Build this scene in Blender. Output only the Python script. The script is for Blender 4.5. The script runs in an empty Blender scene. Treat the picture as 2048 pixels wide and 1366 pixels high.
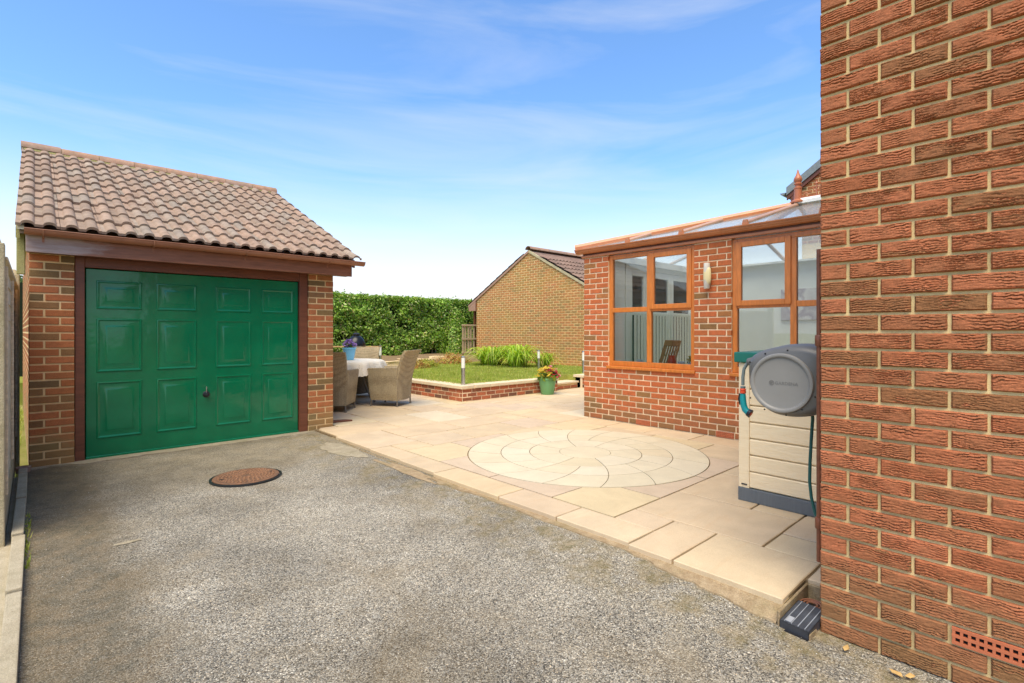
import bpy, bmesh, math, random
import numpy as np
from mathutils import Vector, Matrix, noise
R = math.radians
random.seed(7)
SC = bpy.context.scene
COL = SC.collection

# ------------------------------------------------------------------ camera
cam_d = bpy.data.cameras.new('camera')
cam_d.lens = 18.02
cam_d.sensor_width = 36.0
cam_d.shift_y = -0.0095
cam_d.clip_start = 0.02
cam_d.clip_end = 2000
cam = bpy.data.objects.new('camera', cam_d)
cam.location = (0, 0, 1.345)
cam.rotation_euler = (R(90), 0, R(47.02 - 90))
COL.objects.link(cam)
SC.camera = cam

# ------------------------------------------------------------------ world and sun
SUN_EL = R(62)
SUN_AZ = Vector((-0.80, -0.50, 0)).normalized()
world = bpy.data.worlds.new('World')
SC.world = world
world.use_nodes = True
wn, wl = world.node_tree.nodes, world.node_tree.links
wn.clear()
wo = wn.new('ShaderNodeOutputWorld')
bg = wn.new('ShaderNodeBackground')
bg.inputs['Strength'].default_value = 0.115
sky = wn.new('ShaderNodeTexSky')
sky.sky_type = 'NISHITA'
sky.sun_disc = False
sky.sun_elevation = SUN_EL
sky.sun_rotation = math.atan2(SUN_AZ.x, SUN_AZ.y)
sky.altitude = 50
sky.air_density = 1.0
sky.dust_density = 0.6
sky.ozone_density = 2.2
tc = wn.new('ShaderNodeTexCoord')
sep = wn.new('ShaderNodeSeparateXYZ')
wl.new(tc.outputs['Generated'], sep.inputs[0])
# thin streaky cirrus over the whole dome
mp = wn.new('ShaderNodeMapping')
mp.inputs['Rotation'].default_value = (R(3), R(-7), R(38))
mp.inputs['Scale'].default_value = (1.0, 1.6, 8.5)
wl.new(tc.outputs['Generated'], mp.inputs[0])
cn = wn.new('ShaderNodeTexNoise')
cn.inputs['Scale'].default_value = 1.25
cn.inputs['Detail'].default_value = 9
cn.inputs['Roughness'].default_value = 0.56
cn.inputs['Distortion'].default_value = 0.55
wl.new(mp.outputs[0], cn.inputs['Vector'])
cr = wn.new('ShaderNodeValToRGB')
cr.color_ramp.elements[0].position = 0.45
cr.color_ramp.elements[0].color = (0, 0, 0, 1)
cr.color_ramp.elements[1].position = 0.88
cr.color_ramp.elements[1].color = (.48, .48, .48, 1)
wl.new(cn.outputs['Fac'], cr.inputs[0])
# pale air towards the horizon, the same all round
hz = wn.new('ShaderNodeMapRange')
hz.interpolation_type = 'SMOOTHERSTEP'
hz.inputs['From Min'].default_value = -0.02
hz.inputs['From Max'].default_value = 0.36
hz.inputs['To Min'].default_value = 1.0
hz.inputs['To Max'].default_value = 0.0
wl.new(sep.outputs['Z'], hz.inputs['Value'])
sc_ = wn.new('ShaderNodeMix'); sc_.data_type = 'RGBA'; sc_.blend_type = 'MULTIPLY'
sc_.inputs['Factor'].default_value = 1.0
wl.new(sky.outputs[0], sc_.inputs['A'])
sc_.inputs['B'].default_value = (.80, 1.04, 1.24, 1)
m1 = wn.new('ShaderNodeMix'); m1.data_type = 'RGBA'
wl.new(hz.outputs[0], m1.inputs['Factor'])
wl.new(sc_.outputs['Result'], m1.inputs['A'])
m1.inputs['B'].default_value = (4.6, 4.5, 4.5, 1)
m2 = wn.new('ShaderNodeMix'); m2.data_type = 'RGBA'
wl.new(cr.outputs[0], m2.inputs['Factor'])
wl.new(m1.outputs['Result'], m2.inputs['A'])
m2.inputs['B'].default_value = (4.2, 4.2, 4.2, 1)
wl.new(m2.outputs['Result'], bg.inputs['Color'])
wl.new(bg.outputs[0], wo.inputs[0])

sun_d = bpy.data.lights.new('sun', 'SUN')
sun_d.energy = 2.5
sun_d.angle = R(45)
sun_d.color = (1.0, 0.87, 0.66)
sun = bpy.data.objects.new('sun', sun_d)
sdir = Vector((SUN_AZ.x * math.cos(SUN_EL), SUN_AZ.y * math.cos(SUN_EL), math.sin(SUN_EL)))
sun.rotation_euler = (-sdir).to_track_quat('-Z', 'Y').to_euler()
sun.location = sdir * 40
COL.objects.link(sun)

SC.render.engine = 'CYCLES'
SC.cycles.use_denoising = True
SC.cycles.max_bounces = 8
SC.cycles.transparent_max_bounces = 16
SC.view_settings.view_transform = 'Standard'
SC.view_settings.look = 'None'
SC.view_settings.exposure = 1.08
SC.view_settings.gamma = 1.0

# ------------------------------------------------------------------ helpers
class MB:
    def __init__(s): s.v = []; s.f = []
    def add(s, vs, fs):
        o = len(s.v); s.v += [tuple(v) for v in vs]; s.f += [tuple(i + o for i in f) for f in fs]
    def box(s, a, b):
        (x0, y0, z0), (x1, y1, z1) = a, b
        x0, x1 = min(x0, x1), max(x0, x1); y0, y1 = min(y0, y1), max(y0, y1); z0, z1 = min(z0, z1), max(z0, z1)
        s.add([(x0,y0,z0),(x1,y0,z0),(x1,y1,z0),(x0,y1,z0),(x0,y0,z1),(x1,y0,z1),(x1,y1,z1),(x0,y1,z1)],
              [(0,3,2,1),(4,5,6,7),(0,1,5,4),(1,2,6,5),(2,3,7,6),(3,0,4,7)])
    def prism(s, poly, vec):
        """poly: closed loop of 3D points, extruded by vec."""
        n = len(poly); vec = Vector(vec)
        P = [Vector(p) for p in poly]
        nrm = sum((((P[i] - P[0]).cross(P[(i + 1) % n] - P[0])) for i in range(1, n - 1)), Vector())
        if nrm.dot(vec) > 0: P.reverse()
        s.add(P + [p + vec for p in P], [tuple(range(n)), tuple(range(2 * n - 1, n - 1, -1))] +
              [(i, i + n, (i + 1) % n + n, (i + 1) % n) for i in range(n)])
    def tube(s, pts, r, n=8, cap=True):
        pts = [Vector(p) for p in pts]
        rs = r if isinstance(r, (list, tuple)) else [r] * len(pts)
        rings = []; up = Vector((0, 0, 1)); prev = None
        for i, p in enumerate(pts):
            d = (pts[min(i + 1, len(pts) - 1)] - pts[max(i - 1, 0)]).normalized()
            if prev is None:
                a = up if abs(d.z) < .9 else Vector((1, 0, 0))
                x = d.cross(a).normalized()
            else:
                x = (prev - d * prev.dot(d)).normalized()
            prev = x; y = d.cross(x)
            rings.append([p + (x * math.cos(t) + y * math.sin(t)) * rs[i] for t in [2 * math.pi * k / n for k in range(n)]])
        vs = [v for rg in rings for v in rg]; fs = []
        for i in range(len(pts) - 1):
            for k in range(n):
                fs.append((i*n+k, i*n+(k+1)%n, (i+1)*n+(k+1)%n, (i+1)*n+k))
        if cap:
            fs.append(tuple(range(n - 1, -1, -1))); fs.append(tuple(range((len(pts)-1)*n, len(pts)*n)))
        s.add(vs, fs)
    def lathe(s, prof, c=(0, 0, 0), n=24):
        """prof: (radius, z) bottom to top."""
        vs = []; fs = []
        for r, z in prof:
            for k in range(n):
                t = 2 * math.pi * k / n
                vs.append((c[0] + r * math.cos(t), c[1] + r * math.sin(t), c[2] + z))
        for i in range(len(prof) - 1):
            for k in range(n):
                fs.append((i*n+k, i*n+(k+1)%n, (i+1)*n+(k+1)%n, (i+1)*n+k))
        fs.append(tuple(range(n - 1, -1, -1))); fs.append(tuple(range((len(prof)-1)*n, len(prof)*n)))
        s.add(vs, fs)
    def mesh(s, name, mat=None, smooth=None, bevel=0, seg=1):
        me = bpy.data.meshes.new(name); me.from_pydata(s.v, [], s.f); me.update()
        if bevel:
            bm = bmesh.new(); bm.from_mesh(me)
            es = [e for e in bm.edges if len(e.link_faces) == 2 and e.calc_face_angle(0) > R(30)]
            bmesh.ops.bevel(bm, geom=es, offset=bevel, segments=seg, affect='EDGES', profile=.6, clamp_overlap=True)
            bm.to_mesh(me); bm.free()
        if mat: me.materials.append(mat)
        if smooth is not None:
            me.shade_smooth(); me.set_sharp_from_angle(angle=R(smooth))
        return me
    def obj(s, name, mat, parent=None, smooth=None, bevel=0, seg=1, loc=None):
        return link(name, s.mesh(name, mat, smooth, bevel, seg), parent, loc)

def link(name, me, parent=None, loc=None, rz=None):
    o = bpy.data.objects.new(name, me); COL.objects.link(o)
    if parent: o.parent = parent
    if loc is not None: o.location = loc
    if rz is not None: o.rotation_euler.z = rz
    return o
def box(name, a, b, mat, parent=None, bevel=.004, seg=1):
    """box from corners a to b, its origin at its centre"""
    c = [(i + j) / 2 for i, j in zip(a, b)]
    m = MB(); m.box([i - k for i, k in zip(a, c)], [j - k for j, k in zip(b, c)])
    return m.obj(name, mat, parent, None, bevel, seg, c)
def tag(o, label, cat, group=None):
    o['label'] = label; o['category'] = cat
    if group: o['group'] = group
    return o
def struct(o): o['kind'] = 'structure'; return o
def stuff(o): o['kind'] = 'stuff'; return o
def thing(name, label, cat, loc=(0, 0, 0), rz=0, group=None):
    return tag(link(name, None, None, loc, rz), label, cat, group)
def copy_tree(o, parent=None):
    c = o.copy(); COL.objects.link(c); c.parent = parent
    for ch in list(o.children): copy_tree(ch, c)
    return c

# ------------------------------------------------------------------ materials
class N:
    """small wrapper for building node trees"""
    def __init__(s, name):
        s.m = bpy.data.materials.new(name); s.m.use_nodes = True
        s.t = s.m.node_tree; s.n = s.t.nodes; s.n.clear()
        s.out = s.n.new('ShaderNodeOutputMaterial')
        s.tc = s.n.new('ShaderNodeTexCoord')
        s.oi = s.n.new('ShaderNodeObjectInfo')
    def new(s, t, **kw):
        n = s.n.new('ShaderNode' + t)
        for k, v in kw.items(): setattr(n, k, v)
        return n
    def ln(s, a, b): s.t.links.new(a, b)
    def setin(s, node, key, v):
        if hasattr(v, 'is_linked') or isinstance(v, bpy.types.NodeSocket): s.ln(v, node.inputs[key])
        else: node.inputs[key].default_value = v
    def math(s, op, a, b=0.0, c=0.0, clamp=False):
        n = s.new('Math', operation=op); n.use_clamp = clamp
        s.setin(n, 0, a); s.setin(n, 1, b); s.setin(n, 2, c); return n.outputs[0]
    def vmath(s, op, a, b):
        n = s.new('VectorMath', operation=op); s.setin(n, 0, a); s.setin(n, 1, b); return n.outputs[0]
    def coord(s, kind='Object', scale=(1, 1, 1), rot=(0, 0, 0), rnd=0.0):
        v = s.tc.outputs[kind]
        if rnd:
            c = s.new('CombineXYZ')
            a = s.math('MULTIPLY', s.oi.outputs['Random'], rnd); b = s.math('MULTIPLY', s.oi.outputs['Random'], rnd * 1.7)
            s.ln(a, c.inputs[0]); s.ln(b, c.inputs[1]); s.ln(a, c.inputs[2])
            v = s.vmath('ADD', v, c.outputs[0])
        mp = s.new('Mapping'); s.ln(v, mp.inputs[0]); mp.inputs['Scale'].default_value = scale; mp.inputs['Rotation'].default_value = rot
        return mp.outputs[0]
    def geo_pos(s, scale=(1, 1, 1), rot=(0, 0, 0)):
        g = s.new('NewGeometry'); mp = s.new('Mapping'); s.ln(g.outputs['Position'], mp.inputs[0])
        mp.inputs['Scale'].default_value = scale; mp.inputs['Rotation'].default_value = rot; return mp.outputs[0]
    def noise(s, vec, scale, detail=4, rough=.55, dist=0.0, out='Fac'):
        n = s.new('TexNoise'); s.ln(vec, n.inputs['Vector'])
        n.inputs['Scale'].default_value = scale; n.inputs['Detail'].default_value = detail
        n.inputs['Roughness'].default_value = rough; n.inputs['Distortion'].default_value = dist
        return n.outputs[out]
    def voro(s, vec, scale, feature='F1', out='Distance', rnd=1.0):
        n = s.new('TexVoronoi', feature=feature); s.ln(vec, n.inputs['Vector'])
        n.inputs['Scale'].default_value = scale; n.inputs['Randomness'].default_value = rnd
        return n.outputs[out]
    def ramp(s, fac, stops, interp='LINEAR'):
        r = s.new('ValToRGB'); s.ln(fac, r.inputs[0]); cr = r.color_ramp; cr.interpolation = interp
        while len(cr.elements) > 1: cr.elements.remove(cr.elements[-1])
        for i, (p, c) in enumerate(stops):
            e = cr.elements[0] if i == 0 else cr.elements.new(p)
            e.position = p
            e.color = (c, c, c, 1) if isinstance(c, (int, float)) else (*c, 1)
        return r.outputs[0]
    def mix(s, f, a, b, mode='MIX'):
        n = s.new('Mix', data_type='RGBA', blend_type=mode)
        s.setin(n, 'Factor', f)
        for k, v in (('A', a), ('B', b)):
            if isinstance(v, (tuple, list)): n.inputs[k].default_value = (*v, 1) if len(v) == 3 else v
            else: s.ln(v, n.inputs[k])
        return n.outputs['Result']
    def bump(s, h, strength=.5, dist=.01, normal=None):
        b = s.new('Bump'); s.ln(h, b.inputs['Height']); b.inputs['Strength'].default_value = strength; b.inputs['Distance'].default_value = dist
        if normal: s.ln(normal, b.inputs['Normal'])
        return b.outputs[0]
    def rnd(s):
        """one number per object and per loose piece"""
        g = s.new('NewGeometry')
        return s.math('FRACT', s.math('ADD', s.math('MULTIPLY', s.oi.outputs['Random'], 7.31), g.outputs['Random Per Island']))
    def finish(s, col, rough=.8, bump=None, metal=0.0, spec=.5, coat=0.0, trans=0.0, sheen=0.0, **kw):
        p = s.new('BsdfPrincipled')
        if isinstance(col, (tuple, list)): p.inputs['Base Color'].default_value = (*col, 1)
        else: s.ln(col, p.inputs['Base Color'])
        s.setin(p, 'Roughness', rough); s.setin(p, 'Metallic', metal)
        p.inputs['Specular IOR Level'].default_value = spec
        p.inputs['Coat Weight'].default_value = coat
        p.inputs['Coat Roughness'].default_value = .08
        p.inputs['Transmission Weight'].default_value = trans
        if bump: s.ln(bump, p.inputs['Normal'])
        for k, v in kw.items(): s.setin(p, k, v)
        s.ln(p.outputs[0], s.out.inputs[0]); s.p = p
        return s.m

def srgb(r, g, b):
    f = lambda c: (c / 255 / 12.92) if c <= 10.3 else ((c / 255 + .055) / 1.055) ** 2.4
    return (f(r), f(g), f(b))

def brick_mat(name, stops, drag=0.0, dirt=None, yellow=None):
    n = N(name)
    r = n.rnd()
    col = n.ramp(r, stops)
    v = n.coord('Object', (1, 1, 1), rnd=13.0)
    n1 = n.noise(v, 22, 5, .6)
    if yellow:
        gg = n.geo_pos(); col = n.mix(n.ramp(n.noise(gg, .8, 4, .6), [(.45, 0), (.65, .4)]), col, yellow)
    col = n.mix(n.ramp(n1, [(.4, 0), (.8, .4)]), col, (.13, .07, .028))
    n2 = n.noise(v, 160, 3, .6)
    col = n.mix(.5, col, n.ramp(n2, [(.3, .55), (.7, 1.35)]), 'MULTIPLY')
    if dirt:                                   # lichen and splash soiling near the foot of the wall
        g = n.geo_pos(); sp = n.new('SeparateXYZ'); n.ln(g, sp.inputs[0])
        nn = n.noise(g, 6, 5, .65)
        lim = n.math('ADD', sp.outputs[2], n.math('MULTIPLY', nn, -.5))
        f = n.ramp(lim, [(0.0, dirt[1]), (.16, 0.0)])
        col = n.mix(f, col, dirt[0])
    vv = n.coord('Object', (30, 30, 160), rnd=13.0)
    h = n.noise(vv, 1.0, 3, .6)
    h2 = n.noise(v, 260, 2, .5)
    hh = n.math('ADD', h, n.math('MULTIPLY', h2, .6))
    return n.finish(col, .88, n.bump(hh, .6 if not drag else .5, .004 if not drag else .006), spec=.25)

def plain_mat(name, col, rough=.6, var=.25, scale=8, bump=0.1, bscale=60, spec=.4, metal=0.0, coat=0.0, streak=None):
    n = N(name)
    v = n.coord('Object', streak or (1, 1, 1), rnd=9.0)
    f = n.noise(v, scale, 5, .6)
    c = n.mix(1.0, col, n.ramp(f, [(.25, 1 - var), (.75, 1 + var)]), 'MULTIPLY')
    b = n.bump(n.noise(v, bscale, 3, .6), bump, .003)
    ro = n.math('ADD', n.math('MULTIPLY', n.noise(v, scale * 2.3, 3), .2), rough - .1)
    return n.finish(c, ro, b, metal=metal, spec=spec, coat=coat)

def mortar_mat(name, col, dirt=.25):
    n = N(name)
    v = n.geo_pos()
    c = n.mix(1.0, col, n.ramp(n.noise(v, 3.0, 6, .65), [(.3, 1 - dirt), (.7, 1 + dirt * .6)]), 'MULTIPLY')
    return n.finish(c, .95, n.bump(n.noise(v, 220, 3, .6), .6, .003), spec=.15)

def glass_mat(name='window_glass', tint=(.93, .96, .95), refl=1.0):
    n = N(name)
    fr = n.new('Fresnel'); fr.inputs['IOR'].default_value = 1.5
    tr = n.new('BsdfTransparent'); tr.inputs['Color'].default_value = (*tint, 1)
    gl = n.new('BsdfGlossy'); gl.inputs['Roughness'].default_value = .004
    mx = n.new('MixShader')
    n.ln(n.math('MULTIPLY', fr.outputs[0], 1.6 * refl, clamp=True), mx.inputs[0]); n.ln(tr.outputs[0], mx.inputs[1]); n.ln(gl.outputs[0], mx.inputs[2])
    n.ln(mx.outputs[0], n.out.inputs[0])
    return n.m

def leaf_mat(name, stops, rough=.5, trans=.35):
    n = N(name)
    col = n.ramp(n.rnd(), stops)
    g = n.geo_pos()
    col = n.mix(1.0, col, n.ramp(n.noise(g, 2.2, 4, .6), [(.3, .72), (.7, 1.25)]), 'MULTIPLY')
    d = n.new('BsdfPrincipled'); n.ln(col, d.inputs['Base Color']); d.inputs['Roughness'].default_value = rough; d.inputs['Specular IOR Level'].default_value = .35
    t = n.new('BsdfTranslucent'); n.ln(n.mix(1.0, col, (1.25, 1.3, .6), 'MULTIPLY'), t.inputs['Color'])
    mx = n.new('MixShader'); mx.inputs[0].default_value = trans
    n.ln(d.outputs[0], mx.inputs[1]); n.ln(t.outputs[0], mx.inputs[2]); n.ln(mx.outputs[0], n.out.inputs[0])
    return n.m
# ------------------------------------------------------------------ shared materials
def asphalt_mat():
    n = N('worn_asphalt')
    g = n.geo_pos()
    warp = n.vmath('ADD', g, n.vmath('MULTIPLY', n.noise(g, 60, 2, .5, out='Color'), (.012, .012, .012)))
    cell = n.new('TexVoronoi'); n.ln(warp, cell.inputs['Vector']); cell.inputs['Scale'].default_value = 175
    cc = n.new('SeparateColor'); n.ln(cell.outputs['Color'], cc.inputs[0])
    stone = n.ramp(cc.outputs[0], [(0, .06), (.2, .20), (.45, .32), (.75, .41), (.93, .55), (1, .78)])
    tint = n.ramp(cc.outputs[1], [(0, (1.16, 1.0, .74)), (.5, (1.12, 1.0, .76)), (.85, (1.06, 1.0, .84)), (1, (1.22, .97, .64))])
    stone = n.mix(1.0, stone, tint, 'MULTIPLY')
    gap = n.ramp(cell.outputs['Distance'], [(.5, 0), (.85, .75)])
    col = n.mix(gap, stone, (.045, .042, .036))
    fine = n.noise(g, 420, 2, .6)
    col = n.mix(.6, col, n.ramp(fine, [(.3, .5), (.7, 1.5)]), 'MULTIPLY')
    big = n.noise(g, .9, 5, .6, .4)
    col = n.mix(1.0, col, n.ramp(big, [(.28, .58), (.5, .96), (.72, 1.32)]), 'MULTIPLY')
    st = n.noise(n.vmath('ADD', g, (3.7, 9.1, 0)), 1.5, 6, .68, .6)
    col = n.mix(n.ramp(st, [(.48, 0), (.72, .5)]), col, (.22, .16, .08))
    st2 = n.noise(n.vmath('ADD', g, (13.7, 1.1, 0)), 2.3, 6, .7, .5)
    col = n.mix(n.ramp(st2, [(.54, 0), (.74, .45)]), col, (.40, .33, .22))
    # dirt worn in along the garage threshold and the left kerb
    sp = n.new('SeparateXYZ'); n.ln(g, sp.inputs[0])
    wob = n.math('MULTIPLY', n.noise(g, 1.7, 5, .6), 1.6)
    e1 = n.ramp(n.math('SUBTRACT', n.math('ADD', sp.outputs[1], wob), 5.5), [(0, 0), (.7, .5)])
    smooth = n.mix(n.ramp(n.noise(g, 5, 6, .7), [(.35, 0), (.65, 1)]), (.33, .265, .16), (.15, .12, .07))
    smooth = n.mix(.55, smooth, n.ramp(n.noise(g, 130, 3, .6), [(.3, .6), (.7, 1.35)]), 'MULTIPLY')
    col = n.mix(e1, col, smooth)
    mo = n.math('MULTIPLY', n.ramp(n.math('SUBTRACT', n.math('ADD', sp.outputs[0], n.math('MULTIPLY', n.noise(g, 2.6, 5, .65), .8)), 2.35), [(0, 0), (.35, 1)]), n.ramp(n.noise(g, 6, 6, .7), [(.45, 0), (.62, .75)]))
    col = n.mix(mo, col, n.mix(n.ramp(n.noise(g, 17, 4, .7), [(.4, 0), (.6, 1)]), (.17, .135, .05), (.36, .28, .16)))
    e2 = n.ramp(n.math('ADD', sp.outputs[0], n.math('MULTIPLY', wob, -.35)), [(0, .68), (.26, 0)])
    col = n.mix(e2, col, n.mix(n.ramp(n.noise(g, 8, 5, .7), [(.4, 0), (.6, 1)]), (.085, .07, .038), (.17, .12, .06)))
    h = n.math('SUBTRACT', n.math('MULTIPLY', cc.outputs[0], .6), n.math('MULTIPLY', cell.outputs['Distance'], .9))
    hh = n.math('ADD', h, n.math('MULTIPLY', n.noise(g, 330, 3, .6), .4))
    return n.finish(col, .92, n.bump(hh, .8, .006), spec=.25)

def slab_mat():
    n = N('sandstone_slab')
    r = n.oi.outputs['Random']
    col = n.ramp(r, [(0, (.61, .47, .285)), (.18, (.57, .43, .27)), (.3, (.63, .49, .31)), (.48, (.55, .415, .27)), (.6, (.63, .495, .30)), (.78, (.59, .445, .28)), (.9, (.61, .46, .265)), (1, (.59, .45, .29))])
    g = n.geo_pos()
    v = n.coord('Object', (1, 1, 1), rnd=31.0)
    col = n.mix(1.0, col, n.ramp(n.noise(v, 3.2, 5, .6, .6), [(.3, .9), (.7, 1.07)]), 'MULTIPLY')
    vein = n.noise(n.coord('Object', (1, 5, 1), (0, 0, .5), 31.0), 2.4, 6, .65, 1.0)
    col = n.mix(n.ramp(vein, [(.52, 0), (.72, .35)]), col, (.55, .37, .20))
    dirt = n.noise(g, 1.1, 6, .65)
    col = n.mix(n.ramp(dirt, [(.48, 0), (.78, .5)]), col, (.38, .30, .20))
    col = n.mix(.35, col, n.ramp(n.noise(g, 150, 3, .6), [(.3, .75), (.7, 1.2)]), 'MULTIPLY')
    spot = n.noise(g, 26, 2, .5)
    col = n.mix(n.ramp(spot, [(.73, 0), (.78, .35)]), col, (.33, .26, .17))
    h = n.math('ADD', n.noise(v, 9, 5, .6), n.math('MULTIPLY', n.noise(g, 120, 3, .6), .25))
    return n.finish(col, .72, n.bump(h, .45, .008), spec=.3)

def lawn_mat(name, a, b, c):
    n = N(name); g = n.geo_pos()
    col = n.mix(n.ramp(n.noise(g, 1.6, 5, .65), [(.35, 0), (.65, 1)]), a, b)
    col = n.mix(n.ramp(n.noise(g, 9, 5, .7), [(.5, 0), (.75, .8)]), col, c)
    col = n.mix(.7, col, n.ramp(n.noise(g, 150, 2, .6), [(.3, .5), (.7, 1.5)]), 'MULTIPLY')
    return n.finish(col, .95, n.bump(n.noise(g, 120, 3, .7), 1.0, .02), spec=.1)

def concrete_mat(name, a, b, moss=.4, scale=7):
    n = N(name); g = n.geo_pos()
    col = n.mix(n.ramp(n.noise(g, scale, 6, .7), [(.3, 0), (.7, 1)]), a, b)
    col = n.mix(n.ramp(n.noise(n.vmath('ADD', g, (5, 3, 1)), 3, 6, .7), [(.5, 0), (.75, moss)]), col, (.17, .155, .06))
    col = n.mix(.6, col, n.ramp(n.noise(g, 170, 3, .6), [(.3, .6), (.7, 1.35)]), 'MULTIPLY')
    return n.finish(col, .95, n.bump(n.noise(g, 90, 5, .7), .8, .008), spec=.15)

M = {}
M['asphalt'] = asphalt_mat()
M['slab'] = slab_mat()
def circle_mat():
    n = N('pale_circle_stone')
    col = n.ramp(n.oi.outputs['Random'], [(0, (.62, .53, .355)), (.35, (.64, .55, .38)), (.6, (.60, .505, .325)), (.8, (.65, .57, .41)), (1, (.61, .49, .30))])
    v = n.coord('Object', (1, 1, 1), rnd=31.0)
    col = n.mix(1.0, col, n.ramp(n.noise(v, 4, 5, .6, .6), [(.3, .92), (.7, 1.06)]), 'MULTIPLY')
    g = n.geo_pos()
    col = n.mix(.3, col, n.ramp(n.noise(g, 150, 3, .6), [(.3, .8), (.7, 1.15)]), 'MULTIPLY')
    return n.finish(col, .72, n.bump(n.noise(v, 10, 5, .6), .25, .005), spec=.3)
M['circle'] = circle_mat()
def tint_slab(name, c):
    n = N(name); v = n.coord('Object', (1, 1, 1), rnd=31.0); g = n.geo_pos()
    col = n.mix(1.0, c, n.ramp(n.noise(v, 4, 6, .62, .8), [(.3, .9), (.7, 1.07)]), 'MULTIPLY')
    col = n.mix(.35, col, n.ramp(n.noise(g, 150, 3, .6), [(.3, .78), (.7, 1.2)]), 'MULTIPLY')
    return n.finish(col, .72, n.bump(n.noise(v, 10, 5, .6), .3, .006), spec=.3)
M['slab_yellow'] = tint_slab('yellow_sandstone', (.60, .475, .28))
M['slab_pink'] = tint_slab('pinkish_sandstone', (.56, .43, .29))
M['slab_cream'] = tint_slab('cream_sandstone', (.63, .52, .35))
M['bed'] = concrete_mat('pointing_mortar', (.17, .115, .06), (.27, .19, .105), .3, 5)
M['haunch'] = concrete_mat('haunching_mortar', (.27, .185, .10), (.45, .34, .205), .65, 18)
M['patch'] = concrete_mat('old_cement_patch', (.27, .225, .15), (.43, .365, .25), .45, 13)
M['kerb'] = concrete_mat('weathered_concrete', (.36, .30, .195), (.48, .41, .285), .35, 9)
M['lawn'] = lawn_mat('lawn_soil', (.26, .31, .045), (.36, .37, .075), (.42, .33, .12))
M['earth'] = lawn_mat('rough_grass', (.20, .21, .04), (.32, .30, .09), (.36, .28, .12))

# ------------------------------------------------------------------ ground and drive
ZP = 0.095                                     # top of the patio
def sst(a, b, v):
    t = max(0.0, min(1.0, (v - a) / (b - a))); return t * t * (3 - 2 * t)
def zd(y, x=0.0):
    """height of the drive; it swells up towards the patio's edge"""
    b = 0.0 if y < .8 else min(.06, .06 * (y - .8) / 5.5)
    return b + sst(1.75, 2.58, x) * sst(.55, 1.7, y) * (.052 - .7 * b)
m = MB(); m.add([(-400, -400, -.06), (400, -400, -.06), (400, 400, -.06), (-400, 400, -.06)], [(0, 1, 2, 3)])
struct(m.obj('ground', M['earth']))

m = MB(); NX, NY = 30, 130
xs = [-.06 + (2.75 + .06) * i / NX for i in range(NX + 1)]
ys = [-9 + (6.62 + 9) * j / NY for j in range(NY + 1)]
vs = []
for y in ys:
    for x in xs:
        vs.append((x, y, zd(y, x) + .006 * noise.noise((x * 1.3, y * 1.3, 0)) + .002 * noise.noise((x * 6, y * 6, 3))))
m.add(vs, [(j*(NX+1)+i, j*(NX+1)+i+1, (j+1)*(NX+1)+i+1, (j+1)*(NX+1)+i) for j in range(NY) for i in range(NX)])
struct(m.obj('driveway', M['asphalt'], None, 60))
# drive on the far side of the camera
m = MB(); m.add([(-6, -30, -.02), (2.5, -30, -.02), (2.5, -8.8, -.012), (-6, -8.8, -.012)], [(0, 1, 2, 3)])
struct(m.obj('road', M['asphalt']))

# ------------------------------------------------------------------ patio
PX = 2.575
m = MB(); m.box((2.64, .89, -.05), (14, 6.6, ZP - .012)); m.box((2.87, .76, -.05), (14, .89, ZP - .0123)); m.box((2.94, 6.6, -.05), (14, 7.4, ZP - .0121)); m.box((2.94, 7.4, -.05), (5.7, 12.1, ZP - .0122))
patio = struct(m.obj('patio', M['bed']))
CX, CY, CR = 4.187, 3.382, 1.205
MOD = .296
def slab(poly, mat='slab', dz=None, bev=.004):
    cx = sum(p[0] for p in poly) / len(poly); cy = sum(p[1] for p in poly) / len(poly)
    m = MB(); m.prism([(x - cx, y - cy, -.034) for x, y in poly], (0, 0, .034))
    dz = random.uniform(-.0015, .0015) if dz is None else dz
    o = m.obj('slab', M[mat], patio, None, bev, 1, (cx, cy, ZP + dz))
    o.rotation_euler = (random.uniform(-.002, .002), random.uniform(-.002, .002), 0)
    return o
def rect(x0, x1, y0, y1, mat='slab', j=.0065):
    """one slab; j is half its joint; its edges wander a little like riven stone"""
    x0 += j; x1 -= j; y0 += j; y1 -= j
    P = []
    for (ax, ay), (bx, by) in (((x0, y0), (x1, y0)), ((x1, y0), (x1, y1)), ((x1, y1), (x0, y1)), ((x0, y1), (x0, y0))):
        L = math.hypot(bx - ax, by - ay); k = max(2, int(L / .12))
        for i in range(k):
            t = i / k; w = 0 if i == 0 else random.uniform(-.0025, .0025)
            P.append((ax + (bx - ax) * t + w * (by - ay) / L, ay + (by - ay) * t - w * (bx - ax) / L))
    return slab(P, mat)
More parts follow.
